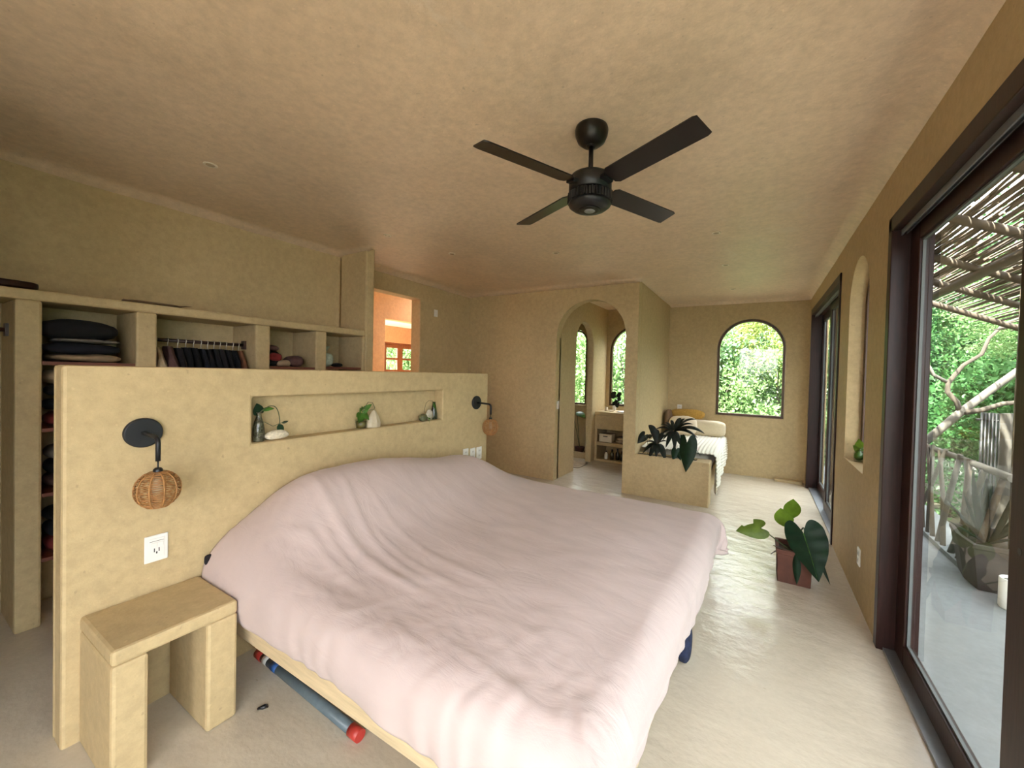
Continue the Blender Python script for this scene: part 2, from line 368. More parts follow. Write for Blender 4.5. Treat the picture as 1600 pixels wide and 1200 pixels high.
def leaf(base, tip, normal, prof=HEART, wide=1.0, droop=0.0, fold=0.15, ripple=0.0, nib=None):
    """one leaf blade from where the stalk joins to its tip; droop bends it along gravity"""
    base = Vector(base); tip = Vector(tip); ax = tip - base; ln = ax.length; d = ax.normalized()
    n = Vector(normal); n = (n - d * n.dot(d)).normalized(); s = d.cross(n)
    def at(a, b):
        p = base + d * a * ln + s * b * ln * wide + n * (-fold * abs(b) * ln)
        arc = 4 * a * (1 - a) if 0 < a < 1 else 0
        p = p + V(0, 0, droop * ln * arc)
        if ripple: p += n * ripple * ln * math.sin(a * 23) * abs(b)
        return p
    bm = bmesh.new(); rows = []
    for i, (a, b) in enumerate(prof):
        am = max(0, a)
        mid = bm.verts.new(at(am, 0)); row = [mid]
        for sg in (1, -1):
            k = 1.0 if not nib else nib(i, sg)
            e = bm.verts.new(at(a, sg * b * k)); h = bm.verts.new(at((a + am) / 2, sg * b * k * .55)); row += [h, e]
        rows.append(row)
    for r0, r1 in zip(rows, rows[1:]):
        for (p, q) in ((0, 1), (1, 2), (0, 3), (3, 4)):
            vs = [r0[p], r0[q], r1[q], r1[p]]
            try:
                f = bm.faces.new(vs if p == 0 and q == 1 or p == 1 else vs[::-1]); f.smooth = True
            except ValueError: pass
    bmesh.ops.remove_doubles(bm, verts=bm.verts[:], dist=0.0004)
    bmesh.ops.recalc_face_normals(bm, faces=bm.faces[:]); return bm
def curve3(a, b, c, n=8):
    a, b, c = Vector(a), Vector(b), Vector(c)
    return [a * (1 - t) ** 2 + b * 2 * t * (1 - t) + c * t * t for t in (i / n for i in range(n + 1))]

# ------------------------------------------------------------------ the room shell
CE, HT = 2.73, 2.86        # ceiling height, top of the walls
XR, YF, YB, XL, XK = 0.63, 6.83, 4.86, -3.90, -4.03
struct('floor', B((-4.2, 0.781, -2.0, 7.1, -0.12, 0)), 'floor', bev=0)
def cove(x, y):
    ds = [XR - x]
    if y < YB + .001 or x > -1.32: 
        if x < -1.32: ds.append(YB - y)
        elif y < YB: ds.append(math.hypot(x + 1.32, YB - y))
        else: ds.append(x + 1.32)
    if x > -1.32: ds.append(YF - y)
    ds.append(x - (XL if y < 2.58 else XK))
    if y < 2.62: ds.append(max(abs(y - 2.6), (x + 3.48)) if x > -3.48 or y > 2.3 else 9)
    d = max(0, min(ds)); return 0.05 * max(0, 1 - d / 0.10) ** 2
def ceil_z(u, v):
    x = -4.15 + u * 4.95; y = -1.9 + v * 8.9
    t = min(1, max(0, (y - 3.5) / 2.5)); t = t * t * (3 - 2 * t)
    z = CE - 0.02 * t + 0.010 * noise.noise(V(x * .9, y * .9, 0)) + 0.004 * noise.noise(V(x * 3, y * 3, 4)) - cove(x, y)
    return V(x, y, z)
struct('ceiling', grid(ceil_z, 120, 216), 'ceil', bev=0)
struct('ceiling_slab', B((-4.22, 1.0, -3.5, 7.2, HT, HT + .15)), 'white_plaster', bev=0)  # rear overhang extended only to keep sun out of the room
# left wall, its full-height pillar, and the rear part with the doorway
struct('wall_left', B((XL - .2, XL, -2.0, 2.575, -.1, HT)), 'plaster')
struct('wall_left_pillar', B((XL, -3.48, 2.575, 2.675, -.1, HT)), 'plaster')
struct('wall_left_rear', plate(rect(2.6, YB + .1, -.1, HT), [rect(2.95, 3.83, -.05, 2.475)], 'x', XK - .176, .176), 'plaster', bev=.012)
struct('wall_shade_added', B((-2.42, -2.29, -2.0, -.2, -.1, HT)), 'plaster')  # partition out of view, added to shade the left corridor and closet
struct('wall_behind', plate(rect(-4.1, .78, -.1, HT), [rect(-.6, .58, -.05, 2.55)], 'y', -2.12, .17), 'plaster', bev=0)  # opening out of view is guessed, sized to let daylight in
# bathroom front wall with its arch
struct('wall_bath_front', plate(rect(XK, -1.32, -.1, HT), [arch(-2.46, -1.475, -.05, 2.01)], 'y', YB, .15), 'plaster', bev=.02)
struct('wall_bath_side', B((-1.44, -1.32, YB + .15, YF + .1, -.1, HT)), 'plaster')
struct('wall_bath_left', plate(rect(YB + .1, 7.05, -.1, HT), [arch(5.56, 6.27, -.05, 2.0)], 'x', -2.57, .11), 'plaster', bev=.015)
struct('wall_bath_rear', plate(rect(-4.1, -1.32, -.1, HT), [arch(-2.40, -1.50, .935, 1.95), arch(-3.30, -2.865, .915, 2.15)], 'y', 6.95, .14), 'plaster', bev=.01)
struct('wall_shower_left', B((-4.2, -4.05, YB + .1, 7.05, -.1, HT)), 'plaster')
struct('wall_far', plate(rect(-1.44, .85, -.1, HT), [arch(-.58, .35, .91, 1.955)], 'y', YF, .16), 'plaster', bev=.01)
D1T, D2T = 2.41, 2.47
struct('wall_right', plate([(-2, D1T), (2.9, D1T), (2.9, -.1), (4.42, -.1), (4.42, D2T), (6.6, D2T), (6.6, -.1), (YF + .1, -.1), (YF + .1, HT), (-2, HT)],
       [arch(3.37, 4.02, .875, 2.095)], 'x', XR, .15), 'plaster', bev=.018)
struct('trim_1', B((.25, .60, 6.70, YF + .01, -.01, .035)), 'plaster', bev=.008)
struct('trim_2', B((-3.9, -2.57, 6.45, 6.52, -.01, .10)), 'plaster', bev=.01)     # shower kerb

def arched_window(name, u0, u1, v0, vs, pos, fw, depth, mat, axis='y'):
    fr = obj(name, plate(arch(u0, u1, v0, vs), [arch(u0 + fw, u1 - fw, v0 + fw, vs)], axis, pos, depth), mat, kind='structure', bev=.004)
    obj('pane', plate(arch(u0 + fw * .8, u1 - fw * .8, v0 + fw * .8, vs), [], axis, pos + depth * .5, .006), 'glass', fr)
    return fr
arched_window('window_1', -.575, .345, .915, 1.955, YF + .015, .034, .07, 'brownwood')
arched_window('window_2', -2.395, -1.505, .94, 1.95, 6.97, .034, .07, 'brownwood')
arched_window('window_3', -3.295, -2.87, .92, 2.15, 6.99, .03, .07, 'brownwood')
w4 = arched_window('window_4', 3.375, 4.015, .88, 2.095, XR + .10, .05, .045, 'brownwood', 'x')

# sliding glass doors
def sliding_door(name, y0, y1, top, sashes, st):
    f = bpy.data.objects.new(name, None); COL.objects.link(f); f.location = (XR, (y0 + y1) / 2, 0); f['kind'] = 'structure'
    x0, x1 = XR - .012, XR + .165
    obj('jamb', B((x0, x1, y1 - .055, y1 + .008, 0, top)), 'redwood', f, bev=.004)
    obj('jamb', B((x0, x1, y0, y0 + .055, 0, top)), 'redwood', f, bev=.004)
    obj('head', B((x0, x1, y0, y1 + .008, top - .075, top + .008)), 'redwood', f, bev=.004)
    obj('head_track', B((x0 + .040, x0 + .046, y0 + .055, y1 - .055, top - .105, top - .075), (x0 + .062, x0 + .066, y0 + .055, y1 - .055, top - .1, top - .075)), 'alu', f)
    obj('threshold', B((x0 + .03, x1, y0, y1, 0, .018)), 'alu', f)
    for (a, b, dx) in sashes:
        xa = XR + .068 + dx; xb = xa + .042
        s = obj('sash', B((xa, xb, b - st, b, .02, top - .085)), 'redwood', f, bev=.004)
        obj('stile', B((xa, xb, a, a + st, .02, top - .085)), 'redwood', s, bev=.004)
        obj('bottom_rail', B((xa, xb, a + st, b - st, .02, .125)), 'redwood', s, bev=.004)
        obj('top_rail', B((xa, xb, a + st, b - st, top - .17, top - .085)), 'redwood', s, bev=.004)
        obj('gasket', plate(rect(a + st - .002, b - st + .002, .123, top - .168), [rect(a + st + .009, b - st - .009, .135, top - .18)], 'x', xa + .012, .012), 'gasket', s)
        obj('pane', B((xa + .02, xa + .027, a + st, b - st, .125, top - .17)), 'doorglass', s)
    return f
d1 = sliding_door('door_1', -1.9, 2.9, D1T, [(1.66, 2.845, 0), (.5, 1.80, .046), (-.68, .6, 0), (-1.845, -.6, .046)], .135)
d2 = sliding_door('door_2', 4.42, 6.6, D2T, [(5.45, 6.545, .046), (4.475, 5.545, 0)], .09)
obj('latch', L([(.011, 0), (.014, .004), (.014, .012), (.008, .016)], (XR + .067, 1.735, 1.0), 14, axis='x'), 'black', [k for k in kids(d1) if k.name.startswith('sash')][0])

# rooms beyond the rear doorway
struct('floor_beyond', B((-9, -4.2, 2.0, 10.0, -.12, -.002)), 'floor', bev=0)
struct('wall_beyond', plate(rect(2.2, 9.0, -.1, 2.95), [rect(4.21, 5.6, -.05, 2.32)], 'x', -5.36, .16), 'orange', bev=.01)
struct('wall_beyond_rear', plate(rect(3.8, 9.0, -.1, 2.5), [rect(5.66, 6.62, .9, 2.105)], 'x', -7.16, .16), 'orange', bev=.008)
struct('wall_beyond_side', B((-7.16, -5.2, 8.9, 9.06, -.1, 2.95)), 'orange', bev=0)
struct('courtyard_light_block', B((-5.36, -4.2, 1.8, 5.1, 2.9, 3.05)), 'white_plaster', bev=0)  # unseen cover, added to cut sky light reaching the bedroom
struct('wall_courtyard', B((-5.36, -4.2, 1.8, 1.95, -.1, 2.95)), 'orange', bev=0)
struct('ceiling_beyond', B((-7.2, -5.3, 3.6, 9.0, 2.46, 2.6)), 'white_plaster', bev=0)
w5 = bpy.data.objects.new('window_5', None); COL.objects.link(w5); w5.location = (-7.1, 6.14, .9); w5['kind'] = 'structure'
obj('frame', plate(rect(5.66, 6.62, .9, 2.105), [rect(5.69, 6.59, .93, 2.075)], 'x', -7.12, .08), 'french', w5)
for a, b in ((5.69, 6.14), (6.14, 6.59)):
    hs = []; nr = 4; ph = (2.03 - .98) / nr
    for r in range(nr):
        for c in range(2):
            pw = (b - a - .12) / 2
            hs.append(rect(a + .05 + c * (pw + .02), a + .05 + c * (pw + .02) + pw, .985 + r * ph, .985 + (r + 1) * ph - .035))
    hs = []
    for r in range(nr): hs.append(rect(a + .075, b - .075, .985 + r * ph, .985 + (r + 1) * ph - .045))
    s = obj('casement', plate(rect(a, b, .93, 2.075), hs, 'x', -7.115, .045), 'french', w5, bev=.004)
    for h in hs: obj('pane', B((-7.095, -7.09, h[0][0], h[1][0], h[0][1], h[2][1])), 'glass', s)

# ------------------------------------------------------------------ headboard half wall with its niche
HX, HB = -2.29, -2.425
hbm = plate(rect(.389, 3.07, -.02, 1.488), [rect(1.03, 2.445, 1.096, 1.3415)], 'x', HX - .10, .10)
bmesh.ops.translate(hbm, verts=hbm.verts[:], vec=(-HX, -.4, 0))
hb = obj('headboard_wall', hbm, 'plaster',
         label='low cream plaster headboard wall behind the bed with a long shallow niche', cat='headboard', loc=(HX, .4, 0), bev=.012)
obj('niche_back', B((HB, HX - .0995, .389, 3.07, -.02, 1.488)), 'plaster', hb, bev=.012)
# ------------------------------------------------------------------ nightstand (plaster bench)
ns = thing('nightstand', 'cream plaster bench nightstand built against the headboard wall', 'nightstand', (-2.1, .63, 0))
obj('top_slab', B((HX + .001, -1.905, .435, .812, .445, .50)), 'plaster', ns, bev=.012)
obj('leg', B((HX + .001, -1.905, .435, .532, 0, .446)), 'plaster', ns, bev=.012)
obj('leg', B((HX + .001, -1.905, .705, .812, 0, .446)), 'plaster', ns, bev=.012)
# ------------------------------------------------------------------ open closet along the left wall
cl = thing('open_closet', 'long open plaster closet with square bays along the left wall', 'closet', (-3.69, 1.0, 0))
FX = -3.48
obj('top_slab', B((XL + .001, FX, -1.9, 2.574, 1.835, 1.895)), 'plaster', cl, bev=.012)
obj('back_panel', B((XL + .001, XL + .03, -1.9, 2.574, 0, 1.836)), 'plaster', cl)
for a, b in ((-1.9, -1.8), (-.75, -.65), (.425, .52), (.897, .998), (1.583, 1.69), (2.069, 2.17), (2.54, 2.574)):
    obj('divider', B((XL + .03, FX, a, b, 0, 1.836)), 'plaster', cl, bev=.012)
for a, b, zs in ((.52, .897, (.38, .75, 1.12, 1.50)), (1.69, 2.069, (.5, 1.0, 1.505)), (2.17, 2.54, (.5, 1.0, 1.515))):
    for z in zs: obj('shelf', B((XL + .03, FX - .015, a, b, z - .02, z)), 'shelfwood', cl)
def clothes_rail(a, b, z, x):
    r = obj('clothes_rail', T([(x, a + .012, z), (x, b - .012, z)], .0125, 10), 'rail', cl)
    for y in (a + .006, b - .006): obj('rail_bracket', B((x - .03, x + .03, y - .006, y + .006, z - .035, z + .035)), 'rail', r)
clothes_rail(.998, 1.583, 1.672, -3.66)
clothes_rail(-.65, .425, 1.672, -3.66)
def folded(name, label, cat, c, size, mat, p=3.5, nz=.02, seed=0, group=None, rot=0):
    return obj(name, soft((0, 0, size[2] / 2), size, p, nz, 18, 10, seed, rot), mat, label=label, cat=cat, group=group, loc=c)
FL = 'folded clothes in the left closet bay'
folded('folded_cloth', 'flat tan folded cloth lying lowest on the top closet shelf', 'clothes', (-3.66, .71, 1.502), (.34, .30, .045), 'c_tan', seed=1, group=FL)
folded('folded_cloth', 'dark navy folded garment above the tan cloth in the closet', 'clothes', (-3.665, .70, 1.548), (.35, .31, .068), 'c_navy', seed=2, group=FL)
folded('folded_cloth', 'thin grey folded cloth between two dark garments in the closet', 'clothes', (-3.66, .715, 1.617), (.33, .28, .028), 'c_grey', seed=3, group=FL)
folded('folded_cloth', 'puffy black folded garment topmost in the closet stack', 'clothes', (-3.67, .69, 1.646), (.36, .32, .10), 'c_black', 3, .03, seed=4, group=FL)
k = 0
for z in (.38, .75, 1.12):
    for j in range(3):
        mm = ('c_red', 'c_navy', 'c_char', 'c_brown', 'c_black', 'c_grey')[k % 6]
        folded('folded_cloth', 'folded %s garment, %s of its pile on the %s closet shelf' % (mm[2:].replace('char', 'charcoal'), ('lowest', 'middle', 'topmost')[j], {.38: 'lowest', .75: 'second lowest', 1.12: 'third lowest'}[z]), 'clothes', (-3.66, .705, z + .002 + j * .082), (.34, .30, .08), mm, seed=10 + k, group='folded garments on the lower closet shelves'); k += 1
folded('folded_cloth', 'tan crumpled cloth on the closet shelf just below the board', 'clothes', (-3.64, .66, 1.368), (.28, .24, .09), 'c_tan', 3, .03, seed=30)
# hanging garments
def garment(y, mat, ln, w, label, group='garments hanging from the closet rail', seed=0):
    x, z = -3.66, 1.672; r = random.Random(seed)
    g = thing('hanging_garment', label, 'garment', (x, y, z - .05), group)
    sh = z - .042 - r.random() * .010
    def fn(u, v):
        a = 2 * PI * u
        if v < .12: hw = .045 + (w - .045) * (v / .12) ** .7; th = .014
        else: hw = w * (1 + .10 * math.sin(v * 5 + seed)); th = .020 + .012 * math.sin(v * 9 + seed)
        zz = sh - ln * v - (.075 * (max(0, abs(math.cos(a)) * hw - .04) / w) if v < .13 else .03 * (1 - v))
        ca = math.copysign(abs(math.cos(a)) ** .5, math.cos(a))
        return V(x + hw * ca, y + th * math.sin(a) * (1 + .5 * math.sin(6 * a + seed)), zz)
    bm = grid(fn, 22, 14, True)
    obj('cloth', bm, mat, g)
    obj('hanger', T([(x, y, sh - .005), (x, y, sh + .02), (x + .013, y, z + .004), (x + .004, y, z + .0165), (x - .011, y, z + .012), (x - .016, y, z - .003)], .0028, 6), 'wire', g)
    return g
ORD = 'first second third fourth fifth sixth seventh eighth ninth tenth eleventh twelfth thirteenth fourteenth fifteenth'.split()
hang = [(1.045, 'c_cream', .85, .155, 'cream garment hanging first on the closet rail beside the divider'), (1.105, 'c_brown', .8, .15, 'brown patterned garment on the closet rail, second from the divider'),
        (1.16, 'c_char', .9, .16, 'charcoal garment on the closet rail, third from the divider'), (1.205, 'c_black', .9, .15, None), (1.25, 'c_black', .85, .16, None), (1.295, 'c_navy', .9, .155, None),
        (1.335, 'c_black', .8, .15, None), (1.375, 'c_black', .95, .16, None), (1.415, 'c_char', .85, .15, 'charcoal garment with tan trim gap near the rail end'), (1.455, 'c_black', .9, .16, None), (1.5, 'c_black', .85, .155, None), (1.54, 'c_rust', .8, .15, 'rust brown garment hanging last at the far end of the closet rail')]
for i, (y, m_, ln, w, lb) in enumerate(hang):
    garment(y, m_, ln, w, lb or 'plain %s garment, %s from the divider on the closet rail' % ('navy' if m_ == 'c_navy' else 'black', ORD[i]), seed=i)
hang2 = []
# bags and cloths in the two right bays
t = thing('cloth_bag', 'dark bag with a red front in the third closet bay', 'bag', (-3.68, 1.765, 1.506))
obj('body', soft((-3.68, 1.765, 1.575), (.26, .13, .14), 3.5, .02, seed=5), 'c_black', t)
obj('front_pocket', soft((-3.555, 1.765, 1.585), (.03, .10, .065), 3, .005, seed=6), 'c_red', t)
obj('top_fold', soft((-3.66, 1.765, 1.66), (.2, .12, .05), 2.5, .02, seed=7), 'c_brown', t)
folded('crumpled_cloth', 'cream crumpled cloth in front of the dark bag in the closet', 'clothes', (-3.575, 1.83, 1.506), (.10, .11, .06), 'c_tan', 2.4, .03, 8)
folded('crumpled_cloth', 'brown crumpled cloth at the right of the third closet bay', 'clothes', (-3.62, 1.935, 1.506), (.22, .12, .10), 'c_brown', 2.4, .03, 9)
t = thing('gift_bag', 'pale mint cloth bag tied at its neck in the last closet bay', 'bag', (-3.60, 2.225, 1.516))
obj('body', soft((-3.60, 2.225, 1.585), (.15, .095, .13), 3, .02, seed=11), 'c_mint', t)
obj('neck', L([(.02, 0), (.012, .02), (.02, .035), (.042, .075), (.030, .07)], (-3.60, 2.225, 1.635), 14, rf=lambda a: 1 + .25 * math.sin(5 * a)), 'c_mint', t)
folded('crumpled_cloth', 'small dark cloth beside the mint bag in the closet', 'clothes', (-3.58, 2.34, 1.516), (.12, .09, .035), 'c_black', 2.5, .02, 12)
# flat things on top of the closet
obj('flat_board', soft((0, 0, .022), (.22, .55, .044), 8, .004, 24, 12), 'redwood', label='dark flat board lying on the closet top at the left edge', cat='board', loc=(-3.60, .24, 1.896))
t = thing('palm_sheath', 'thin dark dried palm sheath lying on top of the closet', 'palm sheath', (-3.58, 1.0, 1.896))
obj('blade', soft((-3.56, 1.0, 1.907), (.10, .30, .018), 3, .006, seed=3), 'brown_cloth', t)
obj('tip', T([(-3.56, 1.13, 1.907), (-3.55, 1.17, 1.915), (-3.545, 1.2, 1.917)], [.006, .004, .001], 6), 'brown_cloth', t)

# ------------------------------------------------------------------ bed
bd = thing('platform_bed', 'low pale pine platform bed frame under the blush duvet', 'bed', (-1.25, 1.9, 0))
obj('side_rail', B((HX + .002, -.33, .875, .905, .255, .345)), 'pine', bd, bev=.004)
obj('side_rail', B((HX + .002, -.30, 2.80, 2.83, .235, .335)), 'pine', bd, bev=.004)
obj('foot_rail', B((-.33, -.30, .905, 2.80, .235, .335)), 'pine', bd, bev=.004)
obj('slat_base', B((HX + .002, -.33, .905, 2.80, .275, .30)), 'pine', bd)
obj('plinth', B((-2.0, -.62, 1.32, 2.4, 0, .274)), 'plaster', bd)
obj('mattress', soft((-1.30, 1.855, .43), (1.88, 1.86, .255), 9, 0, 32, 16), 'mattress', label='thick mattress hidden under the blush duvet', cat='mattress')
RIDGE = [([(-2.2, 1.22), (-1.55, 1.15), (-1.15, 1.13)], .026, .030), ([(-2.05, 1.34), (-1.6, 1.24), (-1.2, 1.19)], .016, .022), ([(-1.97, .97), (-1.80, 1.05), (-1.33, 1.02)], .020, .028),
         ([(-1.9, 1.42), (-1.2, 1.35), (-.85, 1.30)], .010, .02), ([(-1.88, 1.12), (-1.42, 1.06)], .014, .02), ([(-1.7, 1.30), (-1.0, 1.22)], .009, .016),
         ([(-.95, .99), (-.58, .93), (-.4, .9)], .012, .018), ([(-.78, .87), (-.6, .86), (-.42, .84)], .014, .02), ([(-.42, 1.02), (-.33, .84)], .016, .02), ([(-.36, 1.02), (-.27, .86)], .016, .018),
         ([(-.50, 1.0), (-.44, .84)], .012, .018), ([(-1.2, .98), (-.9, .90)], .010, .018), ([(-1.0, 1.08), (-.75, .97)], .008, .015), ([(-1.5, .95), (-1.35, .86)], .010, .02), ([(-.3, 1.5), (-.24, 1.2)], .010, .02), ([(-.27, 1.25), (-.23, 1.0)], .012, .02)]
def seg_d(px, py, a, b):
    ax, ay = a; bx, by = b; dx, dy = bx - ax, by - ay
    t = max(0, min(1, ((px - ax) * dx + (py - ay) * dy) / (dx * dx + dy * dy)))
    return math.hypot(px - ax - dx * t, py - ay - dy * t)
def duvet_h(x, y):
    def sm(t): t = max(0, min(1, t)); return t * t * (3 - 2 * t)
    g = sm((y - .72) / .55) * (1 - .34 * sm((y - 1.6) / .85)) * (1 - sm((y - 2.45) / .5))
    b = math.exp(-((x + 2.06) / .36) ** 2) if x > -2.06 else 1 - .25 * ((x + 2.06) / .23) ** 2
    z = .595 + .31 * g * b + .025 * sm((y - .9) / .5) * sm((2.9 - y) / .5) * sm((-.25 - x) / .4)
    for pts, h, w in RIDGE:
        d = min(seg_d(x, y, p, q) for p, q in zip(pts, pts[1:]))
        if d < 3 * w:
            e = pts[0]; f = pts[-1]; t = min(math.hypot(x - e[0], y - e[1]), math.hypot(x - f[0], y - f[1]))
            z += .5 * h * math.exp(-(d / (w * .8)) ** 2) * min(1, t / .15 + .1)
    z += .008 * noise.noise(V(x * 2.2, y * 3, 0)) + .004 * noise.noise(V(x * 6, y * 11, 3))
    nearness = max(0, 1 - (y - .8) / .7)
    r = noise.noise(V(x * 9 + y * 7, y * 12 - x * 3, 8)); r2 = noise.noise(V(x * 17 - y * 9, y * 14, 2))
    z += nearness * (.010 * (.5 - abs(r)) ** 2 * 2 + .005 * (.4 - abs(r2)))
    return z
DX1, DY0, DY1, RR = -.225, .845, 2.885, .085
def bend(e):
    """e = cloth distance past the start of the turn; returns outward run and drop"""
    if e <= 0: return e, 0.0
    q = RR * PI / 2
    if e < q: a = e / RR; return RR * math.sin(a), RR * (1 - math.cos(a))
    return RR, RR + (e - q)
PX = np.concatenate([np.linspace(-2.275, DX1 - RR, 118), np.linspace(DX1 - RR, DX1 - RR + .335, 28)[1:]])
QY = np.concatenate([np.linspace(DY0 + RR - .285, DY0 + RR, 26), np.linspace(DY0 + RR, DY1 - RR, 128)[1:], np.linspace(DY1 - RR, DY1 - RR + .315, 26)[1:]])
def duvet():
    bm = bmesh.new(); g = []
    for px in PX:
        row = []
        for qy in QY:
            ex = px - (DX1 - RR); en = (DY0 + RR) - qy; ef = qy - (DY1 - RR)
            rx, dx_ = bend(ex); x = DX1 - RR + rx if ex > 0 else px
            if en > 0: ry, dy_ = bend(en); y = DY0 + RR - ry
            elif ef > 0: ry, dy_ = bend(ef); y = DY1 - RR + ry
            else: y, dy_ = qy, 0.0
            top = duvet_h(min(x, DX1), min(max(y, DY0 - .02), DY1))
            drop = max(dx_, dy_)
            rise = top - .60
            hem = .03 * noise.noise(V(px * 2.5, qy * 2.5, 5))
            k = min(1, drop / .28)
            z = top - drop * (1 + (rise + hem) / .29)
            # the hanging sides swell a little and carry soft vertical folds
            sw = .028 * math.sin(PI * min(1, k * 1.05)) + .010 * k * noise.noise(V(px * 7, qy * 7, 1)) + .004 * k * math.sin(px * 47 + 3 * math.sin(px * 9))
            if dy_ > 0: y += (-1 if en > 0 else 1) * sw
            if dx_ > 0: x += sw + .004 * k * math.sin(qy * 40 + 3 * math.sin(qy * 7))
            if dx_ > 0 and dy_ > 0:
                fl = min(dx_, dy_); ang = .5 * math.sin(9 * (dx_ - dy_))
                x += fl * .30 + .02 * fl * ang; y += (-1 if en > 0 else 1) * (fl * .18 - .03 * ang * fl)
            t = max(0, min(1, (2.4 - y) / 1.5)); q = max(0, min(1, (x + 1.2) / 1.0))
            x -= .075 * t * t * (3 - 2 * t) * q * q            # pulled in towards the near corner
            row.append(bm.verts.new((x, y, z)))
        g.append(row)
    for i in range(len(g) - 1):
        for j in range(len(g[0]) - 1):
            f = bm.faces.new((g[i][j], g[i + 1][j], g[i + 1][j + 1], g[i][j + 1])); f.smooth = True
    return bm
dv = obj('duvet', duvet(), 'duvet', label='blush pink cotton duvet spread over the whole bed and bulging at the headboard', cat='duvet')
sm_ = dv.modifiers.new('thickness', 'SOLIDIFY'); sm_.thickness = .012; sm_.offset = -1
obj('throw_cloth', soft((-.30, 2.2, .085), (.06, .15, .16), 3, .03, seed=4), 'navy', label='navy patterned cloth peeking out under the foot of the bed', cat='cloth')
obj('pillow_edge', soft((-2.262, .842, .57), (.035, .045, .05), 3, .01, seed=2), 'c_char', label='dark patterned pillow corner between the duvet and headboard wall', cat='pillow')
# pipe on the floor, small dark clip
pp = thing('pipe', 'blue grey plastic pipe with red end caps lying beside the bed', 'pipe', (-1.77, 1.02, 0))
P0, P1 = V(-2.19, 1.03, .024), V(-1.355, 1.005, .024); pd = (P1 - P0).normalized()
obj('barrel', T([P0, P1], .021, 18), 'pvc', pp)
for p, s in ((P0, 1), (P1, -1)): obj('end_cap', T([p - pd * s * .008, p + pd * s * .05], .0238, 18), 'redcap', pp)
obj('blue_band', T([P0 + pd * .15, P0 + pd * .20], .0218, 18), 'bluetape', pp)
obj('paper_label', T([P0 + pd * .07, P0 + pd * .11], .0217, 18), 'white', pp)
cp = thing('hair_clip', 'tiny black clip lying on the floor beside the nightstand', 'clip', (-1.84, .885, 0))
obj('body', T([(-1.855, .868, .007), (-1.84, .885, .009), (-1.828, .899, .006)], [.004, .009, .003], 8), 'black', cp)
obj('spring', T([(-1.842, .889, .016), (-1.832, .897, .013)], .003, 6), 'black', cp)

# ------------------------------------------------------------------ wall lamps
def wall_lamp(y, zc, label):
    t = thing('wall_lamp', label, 'lamp', (HX, y, zc))
    bp = obj('back_plate', L([(.060, 0), (.063, .004), (.063, .014), (.058, .019)], (HX + .0005, y, zc), 36, axis='x'), 'lampblack', t)
    for dy, dz in ((.04, -.012), (-.042, -.02), (-.012, -.03)): obj('screw', L([(.0045, 0), (.0045, .003)], (HX + .019, y + dy, zc + dz), 8, axis='x'), 'lampblack', bp)
    ex = HX + .175
    arm = [(HX + .018, y, zc)] + [(HX + .018 + .045 * i, y, zc - .002 * i) for i in (1, 2, 3)] + [(ex - .004, y, zc - .016), (ex, y, zc - .034), (ex, y, zc - .10)]
    obj('arm', T(arm, .0085, 12), 'lampblack', t)
    obj('cord', T([(ex, y, zc - .095), (ex, y, zc - .145)], .003, 8), 'black', t)
    sc_ = V(ex, y, zc - .215); rx = .071; rz = .074
    sh = obj('lamp_shade', L([(.024, .067), (.028, .069), (.028, .072), (.022, .073)], sc_, 20), 'wicker', t)
    obj('socket', L([(.013, .05), (.015, .055), (.015, .082), (.010, .088)], sc_, 14), 'black', sh)
    obj('bulb', L([(.004, -.022), (.017, -.01), (.018, .005), (.013, .028), (.011, .05)], sc_, 16), 'bulb', sh)
    for k in range(10):
        a = 2 * PI * k / 10
        pts = []
        for i in range(11):
            ph = math.radians(70 - i * 13.6); r = rx * math.cos(ph) ** .85
            pts.append(sc_ + V(r * math.cos(a), r * math.sin(a), rz * math.sin(ph)))
        obj('rib', T(pts, .0030, 6), 'wicker', sh)
    bm = bmesh.new(); n = 25
    for i in range(n):
        ph = math.radians(68 - i * 134 / (n - 1)); r = rx * math.cos(ph) ** .85 - .0015
        tw = [sc_ + V((r + .0016 * math.sin(5 * a2 + i * PI)) * math.cos(a2), (r + .0016 * math.sin(5 * a2 + i * PI)) * math.sin(a2), rz * math.sin(ph) + .0012 * math.sin(3 * a2 + i)) for a2 in (2 * PI * q / 40 for q in range(41))]
        tube(bm, tw, .0019, 5, False)
    obj('weave', bm, 'wicker', sh, kind='stuff')
    obj('bottom_ring', T([sc_ + V(.035 * math.cos(a), .033 * math.sin(a), -.069) for a in (2 * PI * q / 24 for q in range(25))], .003, 6, False), 'wicker', sh)
wall_lamp(.612, 1.205, 'black wall lamp with round rattan shade above the plaster nightstand')
wall_lamp(2.885, 1.214, 'black wall lamp with round rattan shade at the far end of the headboard wall')
